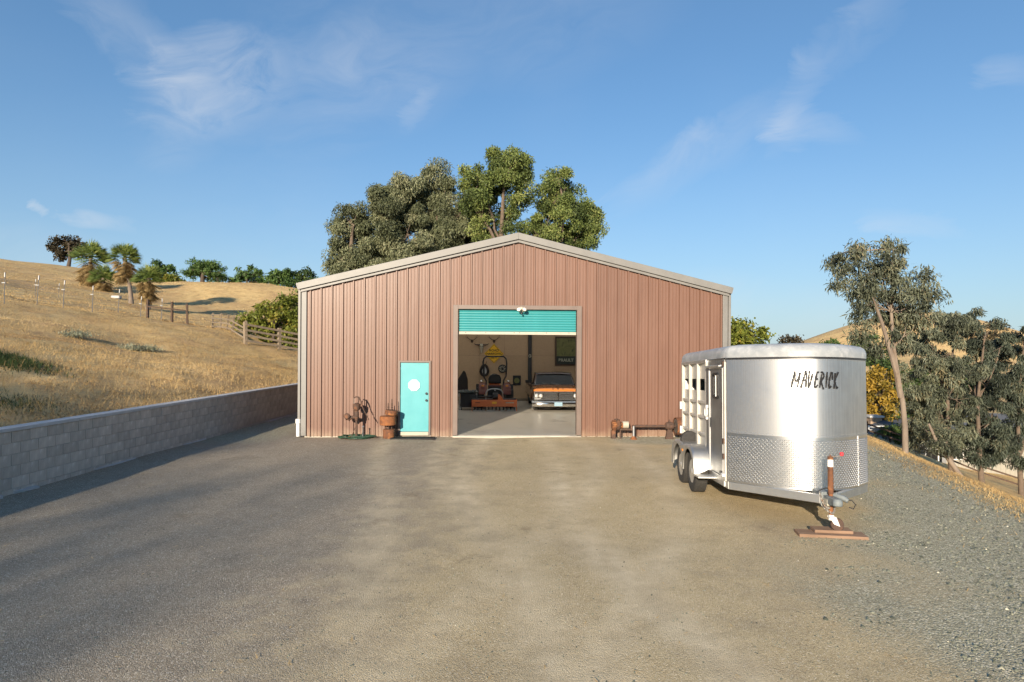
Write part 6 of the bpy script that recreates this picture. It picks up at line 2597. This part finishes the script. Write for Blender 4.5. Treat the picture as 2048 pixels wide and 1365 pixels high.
def house():
    pm('siding_cream', (.34, .315, .26), (.30, .28, .23), rough=.7, ns=4)
    pm('siding_shaded', (.22, .22, .215), (.19, .19, .185), rough=.7, ns=4)  # cream siding where trees shade it, the shade mixed into the colour
    pm('shingle', (.11, .12, .135), (.075, .08, .09), rough=.9, ns=12, bump=.5, bs=30)
    X0, Y0 = 38.0, 56.0
    z0 = -7.85
    root = thing('cream_house', 'low cream house with vertical siding below the yard, behind gum trees', 'house', (X0, Y0, z0), -4)
    W_, D_, Hh = 24.0, 9.0, 2.9
    MB().box(0, W_, .02, D_, -1.5, Hh).build('wall', MATS['siding_cream'], root)
    # batten boards on the front
    wins = [(1.2, 2.3, .75, 1.95), (4.7, 5.8, .75, 1.95), (8.2, 9.5, .75, 1.95), (13.0, 14.4, .75, 1.95), (18.5, 20.0, .75, 1.95)]
    m = MB()
    xx = .0
    while xx < W_:
        hit = [w for w in wins if w[0] - .1 < xx < w[1] + .1]
        if hit:
            m.box(xx - .02, xx + .02, -.005, .02, -1.4, hit[0][2] - .1)
            m.box(xx - .02, xx + .02, -.005, .02, hit[0][3] + .1, Hh)
        else:
            m.box(xx - .02, xx + .02, -.005, .02, -1.4, Hh)
        xx += .4
    bt = m.build('batten', MATS['siding_cream'], root)
    bt['kind'] = 'stuff'
    for (a, b_, c, d) in wins:
        m = MB()
        for (p, q, r_, s_) in ((a - .08, a, c - .08, d + .08), (b_, b_ + .08, c - .08, d + .08), (a, b_, d, d + .08), (a, b_, c - .08, c), ((a + b_) / 2 - .02, (a + b_) / 2 + .02, c, d)):
            m.box(p, q, -.05, .0, r_, s_)
        w = m.build('window_frame', MATS['white_paint'], root)
        MB().box(a, b_, -.012, .015, c, d).build('window_pane', MATS['glass_dark'], w)
    # main roof, hipped
    e = .6
    MB().add([(-e, -e, Hh - .05), (W_ + e, -e, Hh - .05), (W_ + e, D_ + e, Hh - .05), (-e, D_ + e, Hh - .05), (4.2, D_ / 2, Hh + 1.55), (W_ - 4.2, D_ / 2, Hh + 1.55)],
             [(0, 1, 5, 4), (1, 2, 5), (2, 3, 4, 5), (3, 0, 4), (3, 2, 1, 0)]).build('roof', MATS['shingle'], root)
    MB().box(-e - .02, W_ + e + .02, -e - .04, -e - .005, Hh - .22, Hh - .03).build('fascia', MATS['shingle'], root)
    # wing on the left, nearer, its shade put into the siding colour
    MB().box(-5.2, -.02, -1.6, 6.0, -1.5, 2.75).build('wing_wall', MATS['siding_shaded'], root)
    MB().add([(-5.9, -2.2, 2.7), (.3, -2.2, 2.7), (.3, 6.5, 2.7), (-5.9, 6.5, 2.7), (-2.6, -2.2, 3.7), (-2.6, 6.5, 3.7)],
             [(0, 1, 4), (1, 2, 5, 4), (2, 3, 5), (3, 0, 4, 5), (3, 2, 1, 0)]).build('wing_roof', MATS['shingle'], root)
    w = MB()
    for (p, q, r_, s_) in ((-1.85, -1.75, .4, 1.9), (-.75, -.65, .4, 1.9), (-1.75, -.75, 1.8, 1.9), (-1.75, -.75, .4, .5)):
        w.box(p, q, -1.66, -1.61, r_, s_)
    w = w.build('window_frame', MATS['white_paint'], root)
    MB().box(-1.75, -.75, -1.63, -1.605, .5, 1.8).build('window_pane', MATS['glass_dark'], w)
    m = MB()
    xx = -5.0
    while xx < -.2:
        if not (-1.95 < xx < -.55):
            m.box(xx - .02, xx + .02, -1.63, -1.6, -1.4, 2.7)
        xx += .4
    m = m.build('wing_batten', MATS['siding_shaded'], root)
    m['kind'] = 'stuff'
    # deck with railing
    dk = MB().box(9.0, 20.0, -2.2, -.1, -.25, -.05).build('deck', MATS['siding_cream'], root)
    for k in range(8):
        MB().box(9.1 + k * 1.5, 9.2 + k * 1.5, -2.18, -2.08, -1.5, .95).build('railing_post', MATS['white_paint'], dk)
    for h in (.35, .9):
        MB().box(9.1, 19.8, -2.17, -2.1, h - .04, h + .04).build('railing_bar', MATS['white_paint'], dk)


house()
# dark shrub in front of the wing
b = (30.6, 50.5, gz(30.6, 50.5))
tree('dark_shrub', 'dense dark green shrub in front of the shaded house wing', b, [b, (b[0], b[1], b[2] + .6), (b[0], b[1], b[2] + 1.2)],
     [(b[0] + dx, b[1] + dy, b[2] + dz, r) for dx, dy, dz, r in ((0, 0, .6, .7), (.7, .2, .7, .7), (-.6, .3, .6, .6), (1.3, .1, .6, .6), (.3, .4, 1.0, .5))],
     'leaf_deep', 'bark_dark', L=.22, W=.12, clump=.5, dens=6, leaves=40, r0=.08, r1=.03, cat='bush')
